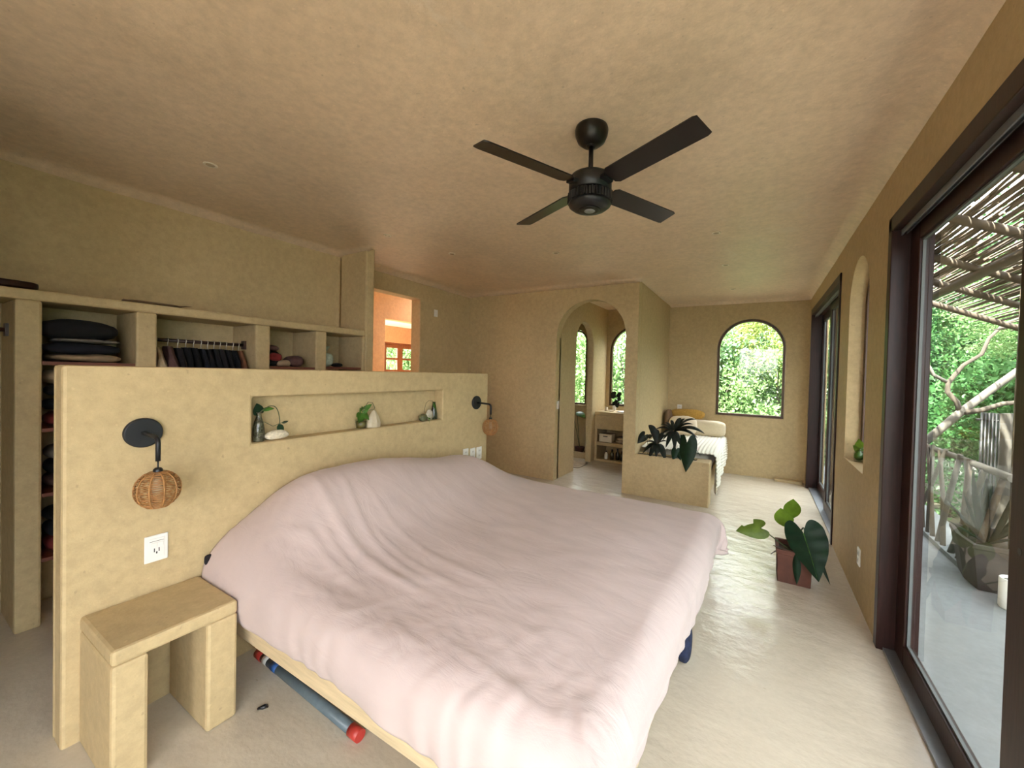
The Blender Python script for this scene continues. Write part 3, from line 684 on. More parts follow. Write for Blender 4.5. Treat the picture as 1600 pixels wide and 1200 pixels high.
# sockets and switches
def wallplate(name, label, c, axis, w, h, kind, group=None):
    x, y, z = c
    t = thing(name, label, 'outlet' if 'outlet' in name else 'switch', c, group)
    sg = -1 if axis in ('x-', 'y-') else 1
    def bx(du0, du1, dv0, dv1, d0, d1):
        d0, d1 = sorted((sg * d0, sg * d1))
        return (x + d0, x + d1, y + du0, y + du1, z + dv0, z + dv1) if axis[0] == 'x' else (x + du0, x + du1, y + d0, y + d1, z + dv0, z + dv1)
    p = obj('cover_plate', B(bx(-w / 2, w / 2, -h / 2, h / 2, .0006, .008)), 'white', t, bev=.003)
    if kind == 'combo':
        obj('insert', B(bx(-w * .34, w * .34, -h * .38, h * .38, .008, .010)), 'white', p, bev=.001)
        b = obj('rocker', B(bx(-w * .27, w * .02, h * .06, h * .22, .010, .0125)), 'ceramic', p, bev=.001)
        obj('rocker', B(bx(w * .03, w * .28, h * .06, h * .22, .010, .0125)), 'white', p, bev=.001)
        obj('seam', B(bx(-w * .3, w * .3, h * .27, h * .285, .010, .0103)), 'dark', p)
        for du, dv, a, b2 in ((-.10, -.06, .02, .07), (.10, -.06, .02, .07), (0, -.16, .03, .04)):
            obj('slot', B(bx(w * (du - a), w * (du + a), h * (dv - b2), h * (dv + b2), .010, .0105)), 'dark', p)
    elif kind == 'duplex':
        for dv in (.2, -.2):
            i = obj('socket', B(bx(-w * .28, w * .28, h * (dv - .15), h * (dv + .15), .008, .0095)), 'ceramic', p, bev=.001)
            for du in (-.1, .1): obj('slot', B(bx(w * (du - .02), w * (du + .02), h * (dv - .05), h * (dv + .07), .0095, .010)), 'dark', p)
    else:
        obj('rocker', B(bx(-w * .2, w * .2, -h * .25, h * .25, .008, .012)), 'ceramic', p, bev=.001)
    return t
wallplate('outlet', 'white outlet plate with two switches above the nightstand', (HX, .658, .689), 'x', .078, .117, 'combo')
wallplate('outlet', 'white outlet partly behind the duvet, first of three low on the headboard wall', (HX, 2.75, .745), 'x', .072, .115, 'duplex', 'three outlets beside the bed')
wallplate('outlet', 'white outlet in the middle of three low on the headboard wall', (HX, 2.85, .735), 'x', .072, .115, 'duplex', 'three outlets beside the bed')
wallplate('outlet', 'white outlet last of three near the end of the headboard wall', (HX, 2.945, .73), 'x', .075, .118, 'duplex', 'three outlets beside the bed')
wallplate('outlet', 'white outlet on the right wall beside the near sliding door', (XR, 3.36, .317), 'x-', .072, .116, 'duplex')
wallplate('outlet', 'white outlet on the far wall above the bolster', (-1.125, YF, .985), 'y-', .072, .11, 'duplex')
wallplate('wall_switch', 'white switch inside the bathroom arch jamb', (-2.46, 4.945, 1.06), 'x', .07, .115, 'rocker')
wallplate('wall_switch', 'small pale plate high on the wall beside the rear doorway', (XK, 4.12, 2.325), 'x', .07, .10, 'rocker')
ch = thing('charging_cable', 'thin dark cable sticking out beside the headboard wall end', 'cable', (HX - .06, 3.07, .93))
obj('wire', T([(HX - .06, 3.0755, .93), (HX - .05, 3.12, .928), (HX - .03, 3.17, .915), (HX - .01, 3.20, .895)], .004, 6), 'black', ch)
obj('plug', L([(.008, 0), (.008, .02), (.004, .026)], (HX - .06, 3.0695, .93), 8, axis='y'), 'black', ch)

# ------------------------------------------------------------------ ceiling fan
FC = V(-.757, 1.825, 0)
fan = thing('ceiling_fan', 'black four-bladed ceiling fan hanging over the bed', 'ceiling fan', (FC.x, FC.y, 2.40))
obj('canopy', L([(.018, 2.640), (.045, 2.645), (.068, 2.664), (.080, 2.692), (.083, 2.716), (.078, 2.736)], FC, 36), 'fanbrown', fan)
rd = obj('downrod', L([(.012, 2.47), (.012, 2.645)], FC, 14), 'fanbrown', fan)
obj('rod_collar', L([(.02, 2.635), (.026, 2.641), (.022, 2.650)], FC, 16), 'fanbrown', rd)
obj('top_cap', L([(.055, 2.487), (.05, 2.502), (.03, 2.512), (.016, 2.515)], FC, 24), 'fanbrown', fan)
obj('motor_housing', L([(.098, 2.405), (.106, 2.412), (.106, 2.475), (.098, 2.487), (.055, 2.489)], FC, 40), 'black', fan)
rib = bmesh.new()
lathe(rib, [(.100, 2.355), (.112, 2.36), (.112, 2.398), (.10, 2.404)], FC, 144, False, rf=lambda a: 1 - .06 * (math.sin(36 * a) > 0))
obj('ribbed_ring', rib, 'black', fan)
cap = obj('bottom_cap', L([(.02, 2.322), (.06, 2.324), (.085, 2.330), (.104, 2.345), (.106, 2.356)], FC, 40, rf=None), 'black', fan)
obj('cap_ring', L([(.040, 2.318), (.052, 2.3185), (.054, 2.323), (.04, 2.324)], FC, 32), 'fanbrown', cap)
obj('cap_disc', L([(.006, 2.3165), (.026, 2.317), (.03, 2.3225)], FC, 24), 'alu', cap)
blb = None
for k in range(4):
    a = math.radians(64.5 + 90 * k); R = Matrix.Rotation(a, 4, 'Z')
    pitch = Matrix.Rotation(math.radians(-13), 4, 'X')
    bm = bmesh.new()
    out = [(.135, -.040), (.155, -.055), (.60, -.056), (.617, -.05), (.617, .05), (.60, .056), (.155, .055), (.135, .040)]
    lo = [bm.verts.new((u, v, -.003)) for u, v in out]; hi = [bm.verts.new((u, v, .003)) for u, v in out]
    bm.faces.new(lo[::-1]); bm.faces.new(hi)
    for i in range(8): bm.faces.new((lo[i], lo[(i + 1) % 8], hi[(i + 1) % 8], hi[i]))
    bmesh.ops.transform(bm, matrix=Matrix.Translation(V(FC.x, FC.y, 2.437)) @ R @ pitch, verts=bm.verts[:])
    bl = obj('blade', bm, 'blade', fan)
    bm = bmesh.new(); box(bm, .095, .20, -.022, .022, .003, .009); box(bm, .09, .13, -.03, .03, -.012, .009)
    bmesh.ops.transform(bm, matrix=Matrix.Translation(V(FC.x, FC.y, 2.437)) @ R @ pitch, verts=bm.verts[:])
    obj('blade_bracket', bm, 'black', bl, bev=.003)
# recessed downlights
def downlight(px, py, label):
    z = ceil_z((px + 4.15) / 4.95, (py + 1.9) / 8.9).z
    t = thing('downlight', label, 'downlight', (px, py, z), 'recessed downlights in the plaster ceiling')
    tr = [(.022, .003), (.036, .001), (.036, -.003), (.033, -.0045), (.024, -.002)]
    obj('trim_ring', L(tr, (px, py, z - .001), 24), 'cream_plastic', t); obj('lens', L([(.023, -.001), (.023, -.0015), (.010, -.002)], (px, py, z - .0015), 20), 'bulb', t)
for p, lb in (((-2.96, 1.085), 'small recessed downlight above the left closet'), ((-2.985, 2.42), 'small recessed downlight in front of the plaster pillar'), ((-2.81, 3.09), 'small recessed downlight near the rear doorway'),
              ((-1.83, 3.55), 'small recessed downlight before the bathroom arch'), ((-.345, 3.62), 'recessed downlight nearest the fan in the row of three'), ((-.34, 4.66), 'recessed downlight in the middle of the row of three'), ((-.335, 5.92), 'recessed downlight farthest back above the daybed floor')):
    downlight(*p, lb)

# ------------------------------------------------------------------ niche contents
NX = HX - .05; NZ = 1.0962
t = thing('glass_vase', 'dark rooted glass vase with trailing vine at the niche left end', 'vase', (NX, 1.083, NZ))
obj('glass_body', L([(.026, 0), (.028, .006), (.027, .07), (.022, .105), (.013, .13), (.012, .15), (.016, .16)], (NX, 1.083, NZ), 20), 'smoke', t)
obj('stem', T(curve3((NX, 1.083, NZ + .15), (NX + .02, 1.17, NZ + .25), (NX + .01, 1.185, NZ + .10), 10) + [V(NX + .01, 1.18, NZ + .075)], .0024, 6), 'stem', t)
obj('stem', T([(NX + .02, 1.10, NZ + .105), (NX + .03, 1.14, NZ + .078), (NX + .03, 1.18, NZ + .092), (NX + .03, 1.21, NZ + .095)], .0018, 6), 'stem', t)
obj('leaf', leaf((NX, 1.085, NZ + .158), (NX + .01, 1.067, NZ + .208), (1, 0, .2), HEART, 1.2), 'philo', t)
obj('leaf', leaf((NX, 1.098, NZ + .165), (NX + .012, 1.155, NZ + .172), (1, 0, .5), OVAL, .6, droop=.1), 'pothos', t)
obj('leaf', leaf((NX + .015, 1.178, NZ + .085), (NX + .02, 1.198, NZ + .032), (1, 0, .2), OVAL, 1.0), 'philo', t)
obj('leaf', leaf((NX + .02, 1.19, NZ + .09), (NX + .03, 1.222, NZ + .10), (1, 0, .5), OVAL, .6), 'philo', t)
obj('coral_stone', soft((0, 0, .022), (.06, .125, .05), 2.2, .022, 40, 26, 5), 'coral', label='white pitted coral stone lying beside the dark niche vase', cat='stone', loc=(NX + .012, 1.175, NZ))
t = thing('pothos_cup', 'small glass cup of amber water with pothos in the niche middle', 'plant', (NX, 1.71, NZ))
obj('cup', L([(.030, 0), (.032, .004), (.040, .062), (.038, .0625), (.031, .006), (.01, .005)], (NX, 1.71, NZ), 20), 'jarglass', t)
obj('water', L([(.029, .006), (.035, .048), (.01, .0485)], (NX, 1.71, NZ), 18), 'amber', t)
for i, (dy, dz, ty, tz, w) in enumerate(((-.02, .10, -.055, .085, .9), (.0, .09, -.035, .04, 1.0), (.02, .10, .045, .055, 1.0), (-.01, .12, -.03, .145, .9), (.02, .13, .065, .165, .7), (.0, .13, -.015, .155, .9), (.01, .11, .04, .125, .8))):
    obj('leaf', leaf((NX + .01, 1.71 + dy, NZ + dz), (NX + .025, 1.71 + ty, NZ + tz), (1, 0, .4), HEART, w, fold=.2), 'pothos', t)
obj('stem', T([(NX, 1.71, NZ + .03), (NX + .005, 1.715, NZ + .12), (NX + .01, 1.755, NZ + .178), (NX + .01, 1.79, NZ + .172), (NX + .01, 1.81, NZ + .135), (NX + .01, 1.80, NZ + .125), (NX + .01, 1.765, NZ + .12)], .002, 6), 'stem', t)
obj('stem', T([(NX, 1.70, NZ + .03), (NX + .005, 1.70, NZ + .12)], .002, 6), 'stem', t)
qz = bmesh.new(); lathe(qz, [(.055, 0), (.058, .03), (.040, .075), (.014, .112), (.003, .118)], (0, 0, 0), 9, False, rf=lambda a: 1 + .1 * math.sin(3 * a + 1)); bmesh.ops.scale(qz, vec=(.55, 1, 1), verts=qz.verts[:])
obj('quartz_point', qz, 'quartz', label='pale triangular quartz stone beside the pothos cup in the niche', cat='stone', loc=(NX + .005, 1.808, NZ))
t = thing('green_bottle', 'dark tapering bottle with thin vine at the niche right end', 'bottle', (NX - .01, 2.415, NZ))
obj('bottle_body', L([(.027, 0), (.029, .006), (.027, .05), (.018, .10), (.012, .135), (.013, .145)], (NX - .01, 2.405, NZ), 18), 'bottle', t)
obj('stem', T([(NX - .01, 2.40, NZ + .14), (NX, 2.375, NZ + .155), (NX, 2.335, NZ + .16), (NX, 2.305, NZ + .14), (NX, 2.29, NZ + .10), (NX, 2.287, NZ + .065)], .0017, 6), 'stem', t)
obj('leaf', leaf((NX, 2.395, NZ + .145), (NX + .012, 2.405, NZ + .08), (1, 0, .2), OVAL, .7), 'pothos', t)
obj('disc_stone', soft((0, 0, .042), (.035, .075, .085), 2.3, .004, 20, 12, 2), 'greystone', label='rounded grey stone with a hole before the niche bottle', cat='stone', loc=(NX + .01, 2.335, NZ))
t = thing('round_pot', 'small round mottled green pot near the niche right end', 'pot', (NX + .012, 2.262, NZ))
obj('pot_body', soft((NX + .012, 2.262, NZ + .027), (.062, .072, .055), 2.3, .004, 20, 12, 3), 'greenpot', t)
obj('sprig', T([(NX + .03, 2.285, NZ + .03), (NX + .042, 2.295, NZ + .022), (NX + .046, 2.297, NZ - .002), (NX + .0515, 2.297, NZ - .018)], .002, 5), 'pothos', t)
obj('leaf', leaf((NX + .04, 2.292, NZ + .024), (NX + .05, 2.312, NZ + .012), (1, 0, .4), OVAL, .8), 'pothos', t)

# ------------------------------------------------------------------ planter wall with plants
pl = thing('planter_wall', 'low plaster planter wall in front of the daybed', 'planter', (-.96, 5.02, 0))
obj('front_wall', B((-1.475, -.455, YB + .001, YB + .075, -.01, .515)), 'plaster', pl, bev=.012)
obj('end_wall', B((-.61, -.455, YB + .075, 5.10, -.01, .515)), 'plaster', pl, bev=.012)
obj('back_wall', B((-1.318, -.61, 5.05, 5.10, -.01, .515)), 'plaster', pl, bev=.008)
obj('soil', B((-1.318, -.53, YB + .075, 5.05, 0, .502)), 'soil', pl)
def rosette(name, label, cx, cy, z0, zc, tips, mat, wid, group=None):
    t = thing(name, label, 'plant', (cx, cy, z0), group)
    obj('stem', T([(cx, cy, z0), (cx + .01, cy, (z0 + zc) / 2), (cx, cy, zc)], [.012, .010, .012], 8), 'brown_cloth', t)
    for i, (tx, ty, tz) in enumerate(tips):
        ln = math.sqrt((tx - cx) ** 2 + (ty - cy) ** 2 + (tz - zc) ** 2)
        nrm = V(0, -.3, 1) if abs(tz - zc) < ln * .75 else V(tx - cx, ty - cy - .2, .3)
        obj('leaf', leaf((cx, cy, zc - .01), (tx, ty, tz), nrm, STRAP, wid, droop=.22, fold=.5), mat, t)
    return t
PZ = .502
rosette('bromeliad', 'dark strap-leaved plant nearer the arch in the planter wall', -1.07, 4.97, PZ, .67, [(-1.235, 4.90, .525), (-1.145, 4.86, .475), (-.94, 4.86, .475), (-1.22, 4.95, .66), (-1.15, 5.0, .82), (-1.19, 5.0, .88), (-1.0, 5.0, .80), (-.95, 4.97, .70), (-1.06, 4.88, .50), (-.98, 5.05, .77), (-1.10, 5.05, .83), (-1.03, 4.9, .55), (-1.17, 4.93, .60), (-1.2, 4.9, .60), (-1.0, 4.87, .6), (-1.12, 4.86, .58)], 'brom', 1.7)
rosette('dracaena', 'tall dark spiky plant in the planter wall middle', -.88, 4.98, PZ, .845, [(-.62, 4.93, 1.0), (-.52, 4.93, .84), (-1.11, 4.95, .83), (-.80, 5.0, 1.0), (-.70, 4.92, .86), (-1.0, 5.02, .93), (-.93, 5.05, .96), (-.76, 5.05, .99), (-.99, 4.90, .72), (-.95, 4.88, .63), (-.78, 4.88, .70), (-.86, 4.9, .93), (-.66, 5.02, .93), (-1.04, 4.98, .90), (-.60, 4.95, .78), (-1.0, 4.88, .80), (-.84, 4.86, .62)], 'brom', 1.4)
t = thing('philodendron', 'big dark heart leaf plant hanging over the planter wall edge', 'plant', (-.76, 4.99, PZ))
for b_, tp, nm, w in (((-.705, 4.86, .73), (-.70, 4.80, .39), (-.25, -1, .2), .68), ((-.83, 4.9, .62), (-.86, 4.86, .50), (0, -1, .3), .9), ((-.79, 4.93, .76), (-.70, 4.88, .64), (.2, -1, .4), .7), ((-.80, 4.9, .6), (-.77, 4.85, .51), (0, -1, .3), .8), ((-.66, 4.95, .62), (-.54, 4.9, .60), (0, -.5, 1), .5)):
    obj('leaf', leaf(b_, tp, nm, HEART if w > .6 else STRAP, w, fold=.25), 'philo', t)
for a, b_, c in (((-.76, 4.99, PZ), (-.72, 4.95, .85), (-.715, 4.865, .715)), ((-.77, 4.99, PZ), (-.8, 4.95, .7), (-.83, 4.905, .62)), ((-.75, 4.985, PZ), (-.77, 4.98, .8), (-.79, 4.935, .76)), ((-.75, 4.985, PZ), (-.8, 4.95, .68), (-.80, 4.905, .6))): obj('stem', T(curve3(a, b_, c), .004, 6), 'stem', t)
for pts in (((-.70, 5.0, .66), (-.62, 4.95, .68), (-.56, 4.9, .58)), ((-.68, 4.97, .56), (-.6, 4.93, .5), (-.53, 4.86, .475))): obj('stem', T(curve3(*pts), .003, 5), 'stem', t)
t = thing('dark_leaf_plant', 'dark broad folded leaf beside the wall corner in the planter', 'plant', (-1.19, 4.985, PZ))
obj('leaf', leaf((-1.22, 4.93, .755), (-1.30, 4.90, .645), (.3, -1, .2), HEART, .9, fold=.4), 'brom', t)
obj('leaf', leaf((-1.19, 4.94, .74), (-1.12, 4.92, .76), (0, -1, .4), OVAL, 1.1, fold=.3), 'brom', t)
obj('stem', T(curve3((-1.19, 4.985, PZ), (-1.17, 4.97, .66), (-1.21, 4.935, .75)), .004, 6), 'stem', t)

# ------------------------------------------------------------------ daybed
db = thing('daybed', 'low plaster daybed base in the alcove behind the planter wall', 'daybed', (-.9, 6.0, 0))
obj('base', B((-1.318, -.50, 5.105, YF - .002, 0, .28)), 'plaster', db, bev=.01)
obj('mattress_pad', soft((-.905, 5.97, .42), (.80, 1.66, .27), 9, 0, 24, 14), 'mattress', label='daybed mattress under the white ribbed coverlet', cat='mattress')
def coverlet():
    bm = bmesh.new(); g = []
    us = np.concatenate([np.linspace(-1.30, -.46, 130), np.linspace(-.46, -.46 + .50, 78)[1:]])
    vs = np.linspace(5.112, YF - .03, 74)
    for u in us:
        row = []
        for v in vs:
            e = u + .46; q = .06 * PI / 2
            if e <= 0: x, d = u, 0
            elif e < q: x, d = -.46 + .06 * math.sin(e / .06), .06 * (1 - math.cos(e / .06))
            else: x, d = -.40 + .02 * math.sin(v * 14) * min(1, (e - q) / .2), .06 + e - q
            rb = .0045 * math.sin(u * 140 + .5 * math.sin(v * 6))
            z = .585 + .02 * math.sin((v - 5.2) * 2) - d * (.78 + .25 * (6.8 - v) / 1.6) + (rb if d < .03 else 0)
            if d >= .03: x += rb
            if d > 0: y = v + .1 * d * (v - 6) * .2
            else: y = v
            row.append(bm.verts.new((x, y, z)))
        g.append(row)
    for i in range(len(g) - 1):
        for j in range(len(g[0]) - 1):
            f = bm.faces.new((g[i][j], g[i + 1][j], g[i + 1][j + 1], g[i][j + 1])); f.smooth = True
    return bm
cv = obj('coverlet', coverlet(), 'coverlet', label='white ribbed coverlet draped over the daybed', cat='coverlet')
m_ = cv.modifiers.new('thickness', 'SOLIDIFY'); m_.thickness = .01; m_.offset = -1
obj('bolster', soft((-.74, 6.64, .705), (.66, .26, .24), 5, .004, 28, 16), 'cream', label='long cream bolster cushion along the far wall on the daybed', cat='bolster')
obj('cushion', soft((-1.0, 6.40, .745), (.42, .16, .30), 3, .01, 22, 12, 2, 0, -.35), 'pillow', label='pale pillow leaning behind the dark plants on the daybed', cat='pillow')
obj('cushion', soft((-.98, 6.725, .90), (.52, .12, .16), 3, .01, 22, 12, 3), 'mustard', label='mustard cushion behind the bolster against the far wall', cat='cushion')
obj('cushion', soft((-1.245, 6.55, .80), (.10, .34, .34), 3, .01, 22, 12, 4), 'brown_cloth', label='dark brown cushion in the daybed corner', cat='cushion')

# ------------------------------------------------------------------ terracotta pot with big leaves on the floor
t = thing('floor_plant', 'square terracotta pot with large dark arrow leaves on the floor', 'plant', (.265, 3.52, 0))
def sqpot(x0, x1, y0, y1, z0, z1, fl, th):
    bm = bmesh.new()
    def ring(x0, x1, y0, y1, z): return [bm.verts.new(p) for p in ((x0, y0, z), (x1, y0, z), (x1, y1, z), (x0, y1, z))]
    r = [ring(x0, x1, y0, y1, z0), ring(x0 - fl * .8, x1 + fl * .8, y0 - fl * .8, y1 + fl * .8, z1 - .035), ring(x0 - fl - .006, x1 + fl + .006, y0 - fl - .006, y1 + fl + .006, z1 - .034), ring(x0 - fl - .008, x1 + fl + .008, y0 - fl - .008, y1 + fl + .008, z1),
         ring(x0 - fl + th, x1 + fl - th, y0 - fl + th, y1 + fl - th, z1), ring(x0 + th, x1 - th, y0 + th, y1 - th, z0 + .02)]
    bm.faces.new(r[0][::-1])
    for a, b in zip(r, r[1:]):
        for k in range(4): bm.faces.new((a[k], a[(k + 1) % 4], b[(k + 1) % 4], b[k]))
    bm.faces.new(r[-1]); return bm
obj('pot', sqpot(.168, .372, 3.40, 3.62, 0, .245, .008, .014), 'terra', t, bev=.004)
obj('soil', B((.175, .365, 3.41, 3.61, .03, .212)), 'soil', t)
for i, (b_, tp, nm, w, mt, dr) in enumerate((((.312, 3.33, .415), (.405, 3.30, .105), (-.35, -1, .35), .86, 'philo', .02), ((.05, 3.40, .37), (-.115, 3.36, .325), (.1, -.75, .6), .95, 'philolight', .03),
        ((.215, 3.47, .39), (.175, 3.45, .535), (-.2, -1, .15), 1.25, 'philobright', 0), ((.255, 3.55, .44), (.258, 3.52, .60), (.1, -1, .1), 1.05, 'philobright', 0),
        ((.275, 3.375, .24), (.285, 3.365, .02), (-.3, -1, .2), .35, 'philo', 0), ((.42, 3.45, .26), (.485, 3.40, .06), (.6, -.8, .3), .22, 'philo', .03))):
    nib = (lambda i_, s_: .55 if (19 <= i_ <= 25 and s_ > 0) else 1.0) if i == 1 else None
    lf = obj('leaf', leaf(b_, tp, nm, OVAL if w < .4 or w > 1 else HEART, w, droop=dr, fold=.22, ripple=.05 if i == 0 else 0, nib=nib), mt, t)
    if i == 0: obj('midrib', T([Vector(b_).lerp(Vector(tp), q) + V(-.002, -.0035, .001) + V(0, 0, .02 * .33 * 4 * q * (1 - q)) for q in (0, .15, .3, .45, .6, .75, .9)], [.0028, .0026, .0024, .002, .0016, .0012, .0006], 6), 'pothos', lf)
for a, b_, c in (((.27, 3.52, .21), (.33, 3.47, .50), (.318, 3.335, .41)), ((.25, 3.5, .21), (.18, 3.46, .27), (.05, 3.40, .37)), ((.26, 3.52, .21), (.2, 3.50, .33), (.21, 3.47, .40)), ((.27, 3.55, .21), (.24, 3.56, .36), (.245, 3.55, .45)), ((.29, 3.5, .21), (.42, 3.50, .42), (.42, 3.45, .26)), ((.29, 3.48, .21), (.40, 3.46, .38), (.34, 3.42, .38))):
    obj('stem', T(curve3(a, b_, c), .0045, 6), 'stem', t)
for pts in (((.25, 3.44, .225), (.17, 3.40, .26), (.12, 3.37, .20)), ((.24, 3.43, .225), (.16, 3.42, .25), (.135, 3.41, .255))): obj('root', T(curve3(*pts), [.006, .006, .006, .005, .005, .004, .004, .003, .002], 6), 'barkdark', t)
# jar with cutting in the slit window
t = thing('jar_plant', 'small clear jar of green cuttings on the narrow window sill', 'plant', (.70, 3.87, .876))
obj('jar', L([(.030, 0), (.036, .004), (.038, .06), (.030, .085), (.026, .10), (.028, .115), (.024, .115), (.024, .09), (.033, .06), (.031, .01), (.01, .008)], (.70, 3.87, .876), 20), 'jarglass', t)
obj('foliage', soft((.70, 3.87, .918), (.055, .055, .07), 2.3, .012, 18, 10, 3), 'pothos', t)
for b_, tp in (((.70, 3.87, .97), (.675, 3.85, 1.03)), ((.70, 3.87, .98), (.70, 3.91, 1.05)), ((.70, 3.87, .96), (.66, 3.88, 1.0))): obj('leaf', leaf(b_, tp, (-.6, -1, .3), HEART, 1.0), 'philobright', t)
obj('stem', T([(.70, 3.87, .90), (.70, 3.87, .99)], .002, 5), 'stem', t)

# ------------------------------------------------------------------ bathroom
va = thing('vanity', 'plaster bathroom vanity with two open shelves seen through the arch', 'vanity', (-1.95, 6.68, 0))
obj('counter', B((-2.459, -1.442, 6.42, 6.948, .80, .862)), 'plaster', va, bev=.008)
obj('apron', B((-2.459, -1.442, 6.42, 6.50, .56, .80)), 'plaster', va, bev=.006)
obj('side_panel', B((-2.459, -2.42, 6.44, 6.948, .02, .80)), 'plaster', va)
obj('side_panel', B((-1.48, -1.442, 6.44, 6.948, .02, .80)), 'plaster', va)
obj('shelf', B((-2.42, -1.48, 6.425, 6.948, .275, .335)), 'plaster', va, bev=.006)
obj('plinth', B((-2.459, -1.442, 6.43, 6.948, 0, .035)), 'plaster', va, bev=.006)
bs = obj('basin', L([(.17, .005), (.185, .012), (.18, .016), (.155, .012), (.10, .003), (.02, .002)], (-1.95, 6.66, .861), 32), 'ceramic', va)
obj('drain', L([(.018, 0), (.018, .003)], (-1.95, 6.66, .8635), 14), 'alu', bs)
bk = thing('storage_box', 'white lidded storage box on the vanity shelf', 'box', (-2.25, 6.55, .336))
obj('body', B((-2.385, -2.155, 6.45, 6.66, .3365, .455)), 'cream_plastic', bk, bev=.01)
obj('lid', B((-2.392, -2.148, 6.443, 6.667, .455, .478)), 'cream_plastic', bk, bev=.006)
obj('handle_slot', B((-2.31, -2.23, 6.4485, 6.455, .43, .445)), 'dark', bk)
for i, (z, w) in enumerate(((.336, .34), (.388, .32))):
    obj('towel', soft((0, 0, .025), (w, .26, .05), 4, .006, 20, 10, i), 'towel', label=('beige folded towel lying on the vanity shelf beside the storage box', 'smaller folded towel lying on top of the other vanity towel')[i], cat='towel', loc=(-1.93, 6.58, z + .001))
for i, (x, y, h, mt, lb) in enumerate(((-2.27, 6.52, .14, 'white', 'small white bottle at the left of the lower vanity shelf'), (-2.17, 6.54, .17, 'bottle', 'dark green bottle beside the white one low in the vanity'), (-2.08, 6.56, .19, 'bottle', 'taller dark green bottle low in the vanity'), (-1.99, 6.53, .16, 'bottle', 'green bottle nearest the arch edge low in the vanity'))):
    b = thing('bottle', lb, 'bottle', (x, y, .036), 'bottles on the lower vanity shelf')
    obj('body', L([(.032, 0), (.034, .005), (.034, h * .6), (.014, h * .78), (.013, h * .9)], (x, y, .036), 16), mt, b); obj('cap', L([(.015, h * .88), (.015, h), (.01, h + .003)], (x, y, .036), 14), 'black', b)
t = thing('potted_plant', 'small white vase of dark leaves on the vanity window sill', 'plant', (-2.26, 6.86, .8622))
obj('vase', L([(.028, 0), (.032, .01), (.034, .06), (.022, .10), (.024, .115)], (-2.26, 6.86, .8622), 18), 'ceramic', t)
for i in range(13):
    a = i * 2.4; r = .05 + .05 * ((i * 7) % 5) / 5; z = 1.10 + .10 * math.sin(i * 1.7)
    cx, cy = -2.22 + r * .8 * math.cos(a), 6.86 + .4 * r * math.sin(a)
    obj('leaf', leaf((-2.22 + .3 * (cx + 2.22), cy, z - .01), (cx + .05 * math.cos(a), cy - .02, z + .04 * math.sin(a) - .05), (0, -1, .3), OVAL, 1.3), 'brom', t)
obj('stem', T([(-2.26, 6.86, .96), (-2.24, 6.86, 1.05), (-2.22, 6.86, 1.14)], .004, 6), 'stem', t)
cn = thing('candle_cup', 'small pale candle cup on the vanity counter corner', 'candle', (-2.34, 6.66, .8622))
obj('cup', L([(.026, 0), (.03, .003), (.03, .07), (.026, .07), (.025, .05), (.01, .05)], (-2.34, 6.66, .8622), 18), 'cream_plastic', cn); obj('wick', T([(-2.34, 6.66, .91), (-2.34, 6.66, .925)], .0015, 5), 'dark', cn)
obj('soap_dish', L([(.03, 0), (.045, .006), (.048, .02), (.044, .02), (.03, .01)], (0, 0, 0), 20), 'cream_plastic', label='small flat dish on the vanity counter below the window', cat='dish', loc=(-2.23, 6.62, .8622))
obj('bath_mat', soft((0, 0, .009), (.36, .42, .018), 8, .002, 24, 8), 'mat', label='beige mat on the floor at the shower doorway', cat='mat', loc=(-2.62, 5.93, 0))
t = thing('shower_plant', 'broad green leaf plant behind the shower doorway', 'plant', (-2.86, 6.72, 0))
obj('pot', L([(.07, 0), (.09, .14), (.095, .15), (.08, .15), (.07, .13), (.01, .13)], (-2.86, 6.72, 0), 20), 'terra', t)
obj('stem', T(curve3((-2.86, 6.72, .13), (-2.9, 6.7, .6), (-2.86, 6.55, .80)), .006, 6), 'stem', t)
obj('stem', T(curve3((-2.86, 6.72, .13), (-2.95, 6.7, .6), (-3.0, 6.6, .85)), .006, 6), 'stem', t)
obj('leaf', leaf((-2.87, 6.55, .81), (-2.66, 6.48, .72), (-.1, -.4, 1), OVAL, .9, droop=.1), 'pothos', t)
obj('leaf', leaf((-3.0, 6.6, .85), (-3.15, 6.5, .80), (0, -.4, 1), OVAL, .9, droop=.1), 'pothos', t)
obj('sea_sponge', soft((0, 0, .05), (.12, .12, .10), 2.2, .02, 20, 12, 5), 'brown_cloth', label='dark round sponge on the shower floor by the kerb', cat='sponge', loc=(-2.70, 6.62, 0))

# ------------------------------------------------------------------ terrace, pergola and railing
struct('terrace', B((.782, 1.85, -4.0, 8.5, -.16, -.012)), 'terrace', bev=0)
struct('terrain', B((-24, 26, -14, 34, -1.3, -1.1)), 'ground', bev=0)
def roofz(x): return 2.79 - .47 * (x - .75)
pg = thing('pergola', 'rustic pergola roof of canes on poles over the terrace', 'pergola', (1.5, 4.6, 0))
for y in (.8, 1.5, 2.2, 2.85, 3.58, 4.36, 4.97, 5.68):
    obj('rafter', T([(.80, y, roofz(.80) - .045), (1.5, y + .01, roofz(1.5) - .05), (2.5, y - .015, roofz(2.5) - .045)], [.032, .030, .026], 8), 'pole', pg)
obj('purlin', T([(1.455, .6, roofz(1.455) - .10), (1.46, 4.0, roofz(1.46) - .105), (1.475, 6.0, roofz(1.475) - .10)], [.034, .036, .034], 8), 'pole', pg)
obj('post', T([(1.66, 4.14, -.012), (1.655, 4.15, 1.2), (1.66, 4.14, roofz(1.66) - .07)], [.05, .045, .045], 10), 'pole', pg)
rnd = random.Random(3)
canes = []
